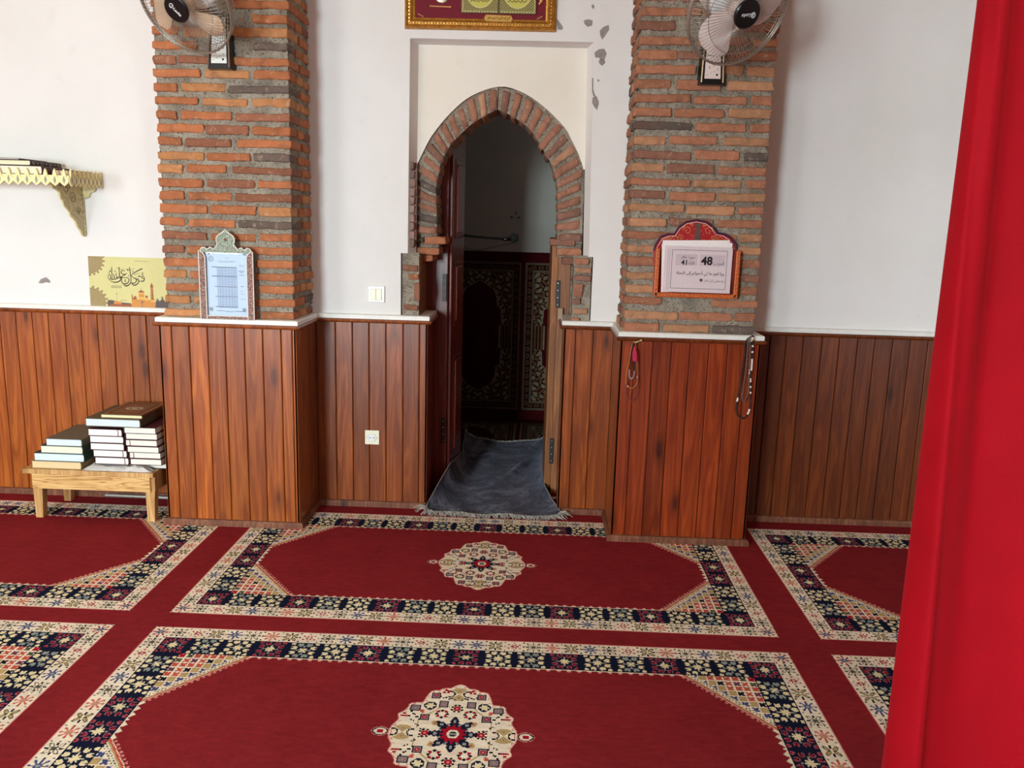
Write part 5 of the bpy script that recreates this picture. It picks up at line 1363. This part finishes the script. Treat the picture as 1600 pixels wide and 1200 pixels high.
R_.build('paper_print', M_print, sl, (xs0, -.0013, hs), ((xs1-xs0)/690, 0, 0), (0, 0, -hs/480))
ux = (xs1-xs0)/690; uz = hs/480
def put(body, x, zb, w, bold=0.0, mat=M_ink): return lettering('lettering', body, w*ux, mat, sl, face_M(xs0+x*ux, -.0016, hs-zb*uz), bold)
put('48', 372, 185, 118, .035); put('41', 168, 190, 60, .022); put(arabic('الحزب'), 505, 190, 105); put(arabic('سورة غافر'), 165, 125, 140); put(arabic('الآية'), 245, 190, 58)
put(arabic('ويا قوم ما لي أدعوكم إلى النجاة'), 125, 305, 490, .008); put(arabic('وتدعونني إلى النار'), 415, 372, 205)
m = MB(); m.box(xs0-.004, xs1+.006, -.0022, -.0018, -.002, hs+.004)
fm = NT('clear_sleeve'); f = fm.add('ShaderNodeFresnel', IOR=1.35); tr = fm.add('ShaderNodeBsdfTransparent', Color=(.97, .95, .95)); gs = fm.add('ShaderNodeBsdfGlossy', Roughness=.12)
mx = fm.add('ShaderNodeMixShader'); fm.put(mx.inputs[0], f.outputs[0]); fm.put(mx.inputs[1], tr.outputs[0]); fm.put(mx.inputs[2], gs.outputs[0]); fm.t.links.new(mx.outputs[0], fm.out.inputs[0])
m.build('sleeve', fm.m, sl)

# ------------------------------------------------------------------ prayer beads hanging from nails on the right pillar
NY = PLY-.030
def wp(p, dy=0.0):
    q = onY(p[0], p[1], NY+dy); return Vector(q)
def nail(label, px, head, y0=PLY-.012):
    a = wp(px); m = MB(); h = wp(head, -.01); m.tube([Vector((a.x, y0+.020, a.z)), Vector((a.x, NY-.008, a.z)), h], .0032, 8); m.sphere(h, .0052, 8, 6); return tag(m.build('nail', plain('brass_nail', srgb(214, 190, 150), .3, .6), smooth=True), label, 'nail')
nail('brass nail holding beads near the left corner of the right pillar', (989, 536), (1002, 532))
nail('nail holding black and white beads near the right corner of the right pillar', (1172, 534), (1176, 531))
def strand(label, pts, r, cols, name='prayer_beads', closed=True, gap=2.05, dy=0.0, zs=1.0, jit=0.0):
    P = [np.array(wp(p, dy)) for p in pts]
    if closed: P = P+[P[0]]
    Q = catmull(P, 14); d = np.concatenate([[0], np.cumsum(np.linalg.norm(np.diff(Q, axis=0), axis=1))]); L = d[-1]
    O = Vector(Q[0]); t = thing(name, label, 'beads', tuple(O)); n = int(L/(r*gap*zs))
    mats = {}
    for k in range(n):
        s = (k+.5)/n*L; p = Vector([np.interp(s, d, Q[:, i]) for i in range(3)])-O; c = cols(k/n, k)
        mats.setdefault(c, MB()).sphere(p, r*(1.25 if c == 'white' else 1), 8, 6, sc=(1, 1, zs))
    for c, mb in mats.items():
        o = mb.build('bead', BEAD[c], t, smooth=True); o['kind'] = 'stuff'
        if len(mats) > 1: o['label'] = c+' beads of the strand'
    m = MB(); m.tube([Vector(q)-O for q in Q[::3]]+[Vector(Q[-1])-O], .0007, 4); m.build('string', M_ink, t)
    return t
BEAD = dict(black=plain('black_bead', srgb(34, 32, 34), .25, var=.1), white=plain('white_bead', srgb(240, 220, 212), .3, var=.03), grey=plain('smoky_bead', srgb(96, 88, 84), .2, var=.1),
            orange=plain('amber_bead', srgb(190, 116, 44), .3, var=.1), brown=plain('brown_bead', srgb(120, 56, 62), .35, var=.1), silver=plain('silver_bead', srgb(180, 180, 190), .25, .4), pink=plain('pink_thread', srgb(206, 44, 88), .8))
A = [(1176.7, 524), (1165.3, 533), (1164, 550), (1160.7, 570), (1158, 592.7), (1154, 616.7), (1150.7, 632.7), (1150, 643.3), (1154.7, 651), (1161.3, 654), (1168, 647.3), (1171.3, 638), (1172.7, 616.7), (1172.7, 590), (1174.7, 570), (1176, 543), (1176.7, 530)]
wh = lambda f, k: 'white' if (.37 < f < .385 or .54 < f < .575 or .64 < f < .645 or .665 < f < .672 or .70 < f < .705 or .73 < f < .755 or .80 < f < .86 or .90 < f < .905 or .93 < f < .945 or .97 < f < .985) else 'black'
strand('long strand of black beads with white beads on the right nail', A, .0042, wh)
B = [(1169, 528), (1168.7, 540), (1167.3, 556.7), (1164.7, 583), (1161.3, 603), (1159.3, 620.7), (1161.8, 627), (1166.7, 620.7), (1169.3, 608.7), (1170.7, 583), (1171.5, 556), (1171.8, 535)]
strand('shorter strand of smoky grey beads on the right nail', B, .0038, lambda f, k: 'silver' if .70 < f < .74 else 'grey', dy=-.010)
A = [(990, 533), (987.6, 540), (985.5, 548), (983.3, 564), (979.5, 580.4), (977.9, 594.5), (979.5, 602), (986, 606), (991, 605), (994.7, 598.8), (996.3, 585.8), (995.8, 575), (995.2, 558.8), (993.6, 540)]
strand('amber bead strand on the left nail', A, .0030, lambda f, k: 'white' if .62 < f < .64 or .44 < f < .455 else 'orange')
A = [(990, 535), (986.5, 548), (983, 575), (979.5, 600), (977.3, 614), (979.5, 621), (985.5, 626), (991, 622), (994.8, 612), (996.3, 600), (996.5, 575), (994.5, 550)]
strand('dark brown bead strand hanging lowest on the left nail', A, .0026, lambda f, k: 'brown', dy=-.007)
A = [(989.5, 535), (988, 545), (985.5, 560), (983.5, 575), (983.5, 588), (987, 592), (990.5, 586), (991.5, 572), (991.5, 555), (991, 540)]
strand('short black bead strand with silver beads on the left nail', A, .0032, lambda f, k: 'silver' if .35 < f < .62 else 'black', dy=-.014)
ts = thing('thread_tassel', 'bright pink thread tassel hanging among the beads on the left nail', 'tassel', tuple(wp((991.5, 541), -.022)))
m = MB(); a = wp((991.5, 541), -.022)
for k in range(26):
    u = k/25-.5; e = wp((992+u*6, 563+rf.uniform(-2, 2)), -.022+rf.uniform(-.004, .004)); mid = wp((991.8+u*6, 551), -.022+rf.uniform(-.005, .003)); m.tube([Vector((0, 0, 0)), mid-a, e-a], .0013, 4)
m.build('thread', BEAD['pink'], ts)['kind'] = 'stuff'

# ------------------------------------------------------------------ wall fans
def fan(label, ctr, nrm, blades, logo_ang, boxx, box_z0, tintcol, R=.20, face=None):
    n = Vector(nrm).normalized(); ux = (-n).cross(Vector((0, 0, 1))).normalized(); uy = n.cross(ux)
    M = Matrix(((ux.x, uy.x, n.x, 0), (ux.y, uy.y, n.y, 0), (ux.z, uy.z, n.z, 0), (0, 0, 0, 1)))
    t = thing('wall_fan', label, 'fan', tuple(ctr), group='fans on the brick pillars')
    NW = 76
    m = MB()
    m.tube([M @ Vector((R*math.cos(a), R*math.sin(a), 0)) for a in np.arange(64)*2*PI/64], .0042, 8, closed=True)
    m.tube([M @ Vector((R*1.0*math.cos(a), R*1.0*math.sin(a), -.010)) for a in np.arange(64)*2*PI/64], .0036, 6, closed=True)
    m.build('guard_ring', M_wire, t, smooth=True)
    m = MB(); zf = lambda r: .052*math.sqrt(max(0, 1-((r-.05)/(R-.05))**2.2)) if r > .05 else .052
    for k in range(NW):
        a = 2*PI*k/NW; sw = .10
        P = []
        for j in range(8):
            r = .048+(R-.048)*j/7; aa = a+sw*j/7; P.append(M @ Vector((r*math.cos(aa), r*math.sin(aa), zf(r))))
        m.tube(P, .00095, 4, caps=False)
    for r in (.145,): m.tube([M @ Vector((r*math.cos(a), r*math.sin(a), zf(r)-.001)) for a in np.arange(48)*2*PI/48], .0014, 5, closed=True)
    m.build('front_guard', M_wire, t, smooth=True)
    m = MB(); zb = lambda r: -.012-.085*math.sqrt(max(0, 1-((r-.06)/(R-.06))**3))
    for k in range(NW):
        a = 2*PI*k/NW
        P = [M @ Vector((r*math.cos(a+.2*(R-r)/R), r*math.sin(a+.2*(R-r)/R), zb(r))) for r in (.065, .10, .14, .165, .185, .196, R)]
        m.tube(P, .00095, 4, caps=False)
    for r in (.075, .13, .188): m.tube([M @ Vector((r*math.cos(a), r*math.sin(a), zb(r))) for a in np.arange(48)*2*PI/48], .0014, 5, closed=True)
    m.build('rear_guard', M_wire, t, smooth=True)
    m = MB(); m.lathe([(0, .046), (.049, .046), (.052, .050), (.052, .056), (.047, .0605), (.0, .0625)], 36, M); cap = m.build('centre_cap', M_black, t, smooth=False)
    LM = M @ Matrix.Rotation(logo_ang, 4, 'Z') @ Matrix.Translation((-.010, -.005, .0632))
    lettering('maker_lettering', 'Laska', .038, M_whitep, cap, LM, .02, .3, .0008)
    q = MB(); RM = M @ Matrix.Rotation(logo_ang, 4, 'Z')
    q.tube([RM @ Vector((-.020+.0075*math.cos(a), .0015+.009*math.sin(a), .0640)) for a in np.arange(16)*2*PI/16], .0014, 5, closed=True); q.tube([RM @ Vector((-.022, -.006, .064)), RM @ Vector((-.018, .006, .064)), RM @ Vector((-.015, -.006, .064))], .0012, 5)
    q.build('maker_emblem', M_whitep, cap)
    m = MB(); m.lathe([(0, .030), (.020, .028), (.036, .016), (.038, -.020), (.0, -.022)], 28, M); m.build('hub', plain('fan_hub', tintcol, .4), t, smooth=True)
    for b0 in blades:
        m = MB(); vs = []; nr, nc = 12, 9
        for side in (0, 1):
            for i in range(nr+1):
                r = .034+(.172-.034)*i/nr; hw = math.radians(np.interp(i/nr, [0, .3, .7, .9, 1], [30, 33, 30, 24, 10])); sk = .42*(i/nr)
                for j in range(nc+1):
                    u = j/nc*2-1; a = b0+sk+u*hw; z = -.002+u*.020-(.0016 if side else 0)-.010*u*u
                    vs.append(M @ Vector((r*math.cos(a), r*math.sin(a), z)))
        K = (nr+1)*(nc+1); F = []
        for i in range(nr):
            for j in range(nc):
                a_ = i*(nc+1)+j; F.append((a_, a_+1, a_+nc+2, a_+nc+1)); F.append((K+a_, K+a_+nc+1, K+a_+nc+2, K+a_+1))
        m.add(vs, F); m.build('blade', plain('fan_blade', tintcol, .4, var=.03), t, smooth=True)
    m = MB(); m.lathe([(0, -.085), (.05, -.09), (.062, -.10), (.066, -.14), (.058, -.185), (.035, -.205), (0, -.208)], 28, M); m.build('motor_housing', M_whitep, t, smooth=True)
    # neck and wall box
    c = Vector(ctr); base = Vector((boxx, -.345, box_z0+.21)); mot = M @ Vector((0, -.05, -.14))
    m = MB(); P = [mot, (mot+base-c)/2+Vector((0, .02, -.015)), base-c]; m.tube([tuple(p) for p in catmull(np.array([list(x) for x in P]), 6)], .018, 12); m.build('neck', M_black, t, smooth=True)
    bx0 = Vector((boxx, -.300, box_z0))-c
    def fr(zz, hw, d): return [(bx0.x-hw, bx0.y, bx0.z+zz), (bx0.x+hw, bx0.y, bx0.z+zz), (bx0.x+hw*.86, bx0.y-d, bx0.z+zz), (bx0.x-hw*.86, bx0.y-d, bx0.z+zz)]
    m = MB(); r0, r1 = fr(0, .056, .055), fr(.225, .046, .035)
    m.add(r0+r1, [(0, 1, 2, 3), (7, 6, 5, 4), (0, 4, 5, 1), (1, 5, 6, 2), (2, 6, 7, 3), (3, 7, 4, 0)]); bo = m.build('wall_box', M_black, t)
    def onface(u, v, o=0.0):     # point on the sloping front face
        z = v*.225; hw = (.056+(.046-.056)*v)*.86; d = .055+(.035-.055)*v; return (bx0.x+u*hw, bx0.y-d-o, bx0.z+z)
    m = MB(); vs = [onface(*p) for p in ((-.70, .10, .0015), (.70, .10, .0015), (.70, .93, .0015), (-.70, .93, .0015))]; m.add(vs, [(0, 1, 2, 3)]); vs2 = [(x, y+.002, z) for x, y, z in vs]; m.add(vs2, [(3, 2, 1, 0)]); m.add(vs+vs2, [(0, 1, 5, 4), (1, 2, 6, 5), (2, 3, 7, 6), (3, 0, 4, 7)])
    m.build('control_panel', plain('panel_face', face or tintcol, .35, var=.03), bo)
    m = MB()
    for s in (-1, 1): m.tube([onface(s*.93, .03, .002), onface(s*.93, .97, .002)], .0035, 6)
    m.build('silver_strip', M_chrome, bo)
    m = MB()
    for (u, v) in ((-.35, .30), (0, .34), (.35, .38)): m.sphere(onface(u, v, .002), .006, 10, 6, sc=(1, .5, 1))
    m.build('push_button', plain('button', srgb(216, 190, 190), .25, .3), bo, smooth=True)
    m = MB(); m.sphere(onface(.38, .17, .002), .0045, 10, 6, sc=(1, .5, 1))
    for (u, v) in ((-.5, .155), (-.2, .19), (.1, .22), (.4, .26)): m.tube([onface(u-.06, v, .0022), onface(u+.06, v+.004, .0022), onface(u, v+.02, .0022)], .0006, 4)
    m.build('panel_marking', M_ink, bo)
    return t
fan('wall fan with a pale pink blade on the right brick pillar', (.687, -.799, 2.209), (.477, -1, -.616), [math.radians(a) for a in (228, 348, 108)], math.radians(190), .692, 2.018, srgb(226, 206, 200))
fan('wall fan with a beige blade on the left brick pillar', (-1.427, -.565, 2.241), (-.318, -1, -.723), [math.radians(a) for a in (292, 52, 172)], math.radians(-58), -1.376, 2.034, srgb(214, 182, 152), face=srgb(228, 228, 222))

# ------------------------------------------------------------------ red curtain close to the camera on the right
def curtain():
    t = NT('red_velvet'); v = t.coord(); n = t.noise(v, 400, 3, .7).outputs[0]; n2 = t.noise(v, 3, 3).outputs[0]
    t.set(Base_Color=t.ramp(t.math('ADD', t.math('MULTIPLY', n, .3), t.math('MULTIPLY', n2, .7)), [(.3, srgb(132, 2, 14)), (.7, srgb(160, 5, 22))]), Roughness=.7, Sheen_Weight=.18, Sheen_Roughness=.5)
    t.b.inputs['Sheen Tint'].default_value = (1, .08, .1, 1); t.b.inputs['Specular IOR Level'].default_value = .1
    t.bump(n, .25, .002); return t.m
cu = thing('curtain', 'red velvet curtain hanging in folds at the right edge close to the viewer', 'curtain', (.615, -2.75, .03))
path = [(.016, .045), (.001, .012), (.006, -.030), (.022, -.048), (.045, -.032), (.075, .008), (.105, .030), (.150, .018), (.200, -.020), (.255, -.052), (.310, -.055), (.365, -.015), (.410, .030), (.445, .038), (.490, .030), (.545, -.030), (.600, -.055), (.660, -.02), (.71, .035), (.77, .03), (.83, -.03), (.90, -.05), (.97, .0), (1.03, .04), (1.1, 0), (1.18, -.05), (1.26, 0), (1.33, .04), (1.4, -.02)]
path = [(x, y*.62 if x < .5 else y*.8) for x, y in path]
Q = catmull(np.array(path), 7); nz = 40; m = MB(); vs = []
for side in (0, 1):
    for j in range(nz+1):
        zz = 3.15*j/nz
        for i, q in enumerate(Q):
            k = i/len(Q); am = 1+.18*math.sin(zz*1.7+k*9)+.10*(1-zz/3); dx = .012*math.sin(zz*1.3+k*14)*min(1, k*8)
            y = q[1]*am + .006*math.sin(zz*5+i*.35)*min(1, k*10)
            vs.append((q[0]+dx, y+(.004 if side else 0), zz))
nq = len(Q); K = (nz+1)*nq; F = []
for j in range(nz):
    for i in range(nq-1):
        a = j*nq+i; F.append((a, a+1, a+nq+1, a+nq)); F.append((K+a, K+a+nq, K+a+nq+1, K+a+1))
    F.append((j*nq, (j+1)*nq, K+(j+1)*nq, K+j*nq))
m.add(vs, F); m.build('cloth', curtain(), cu, smooth=True)
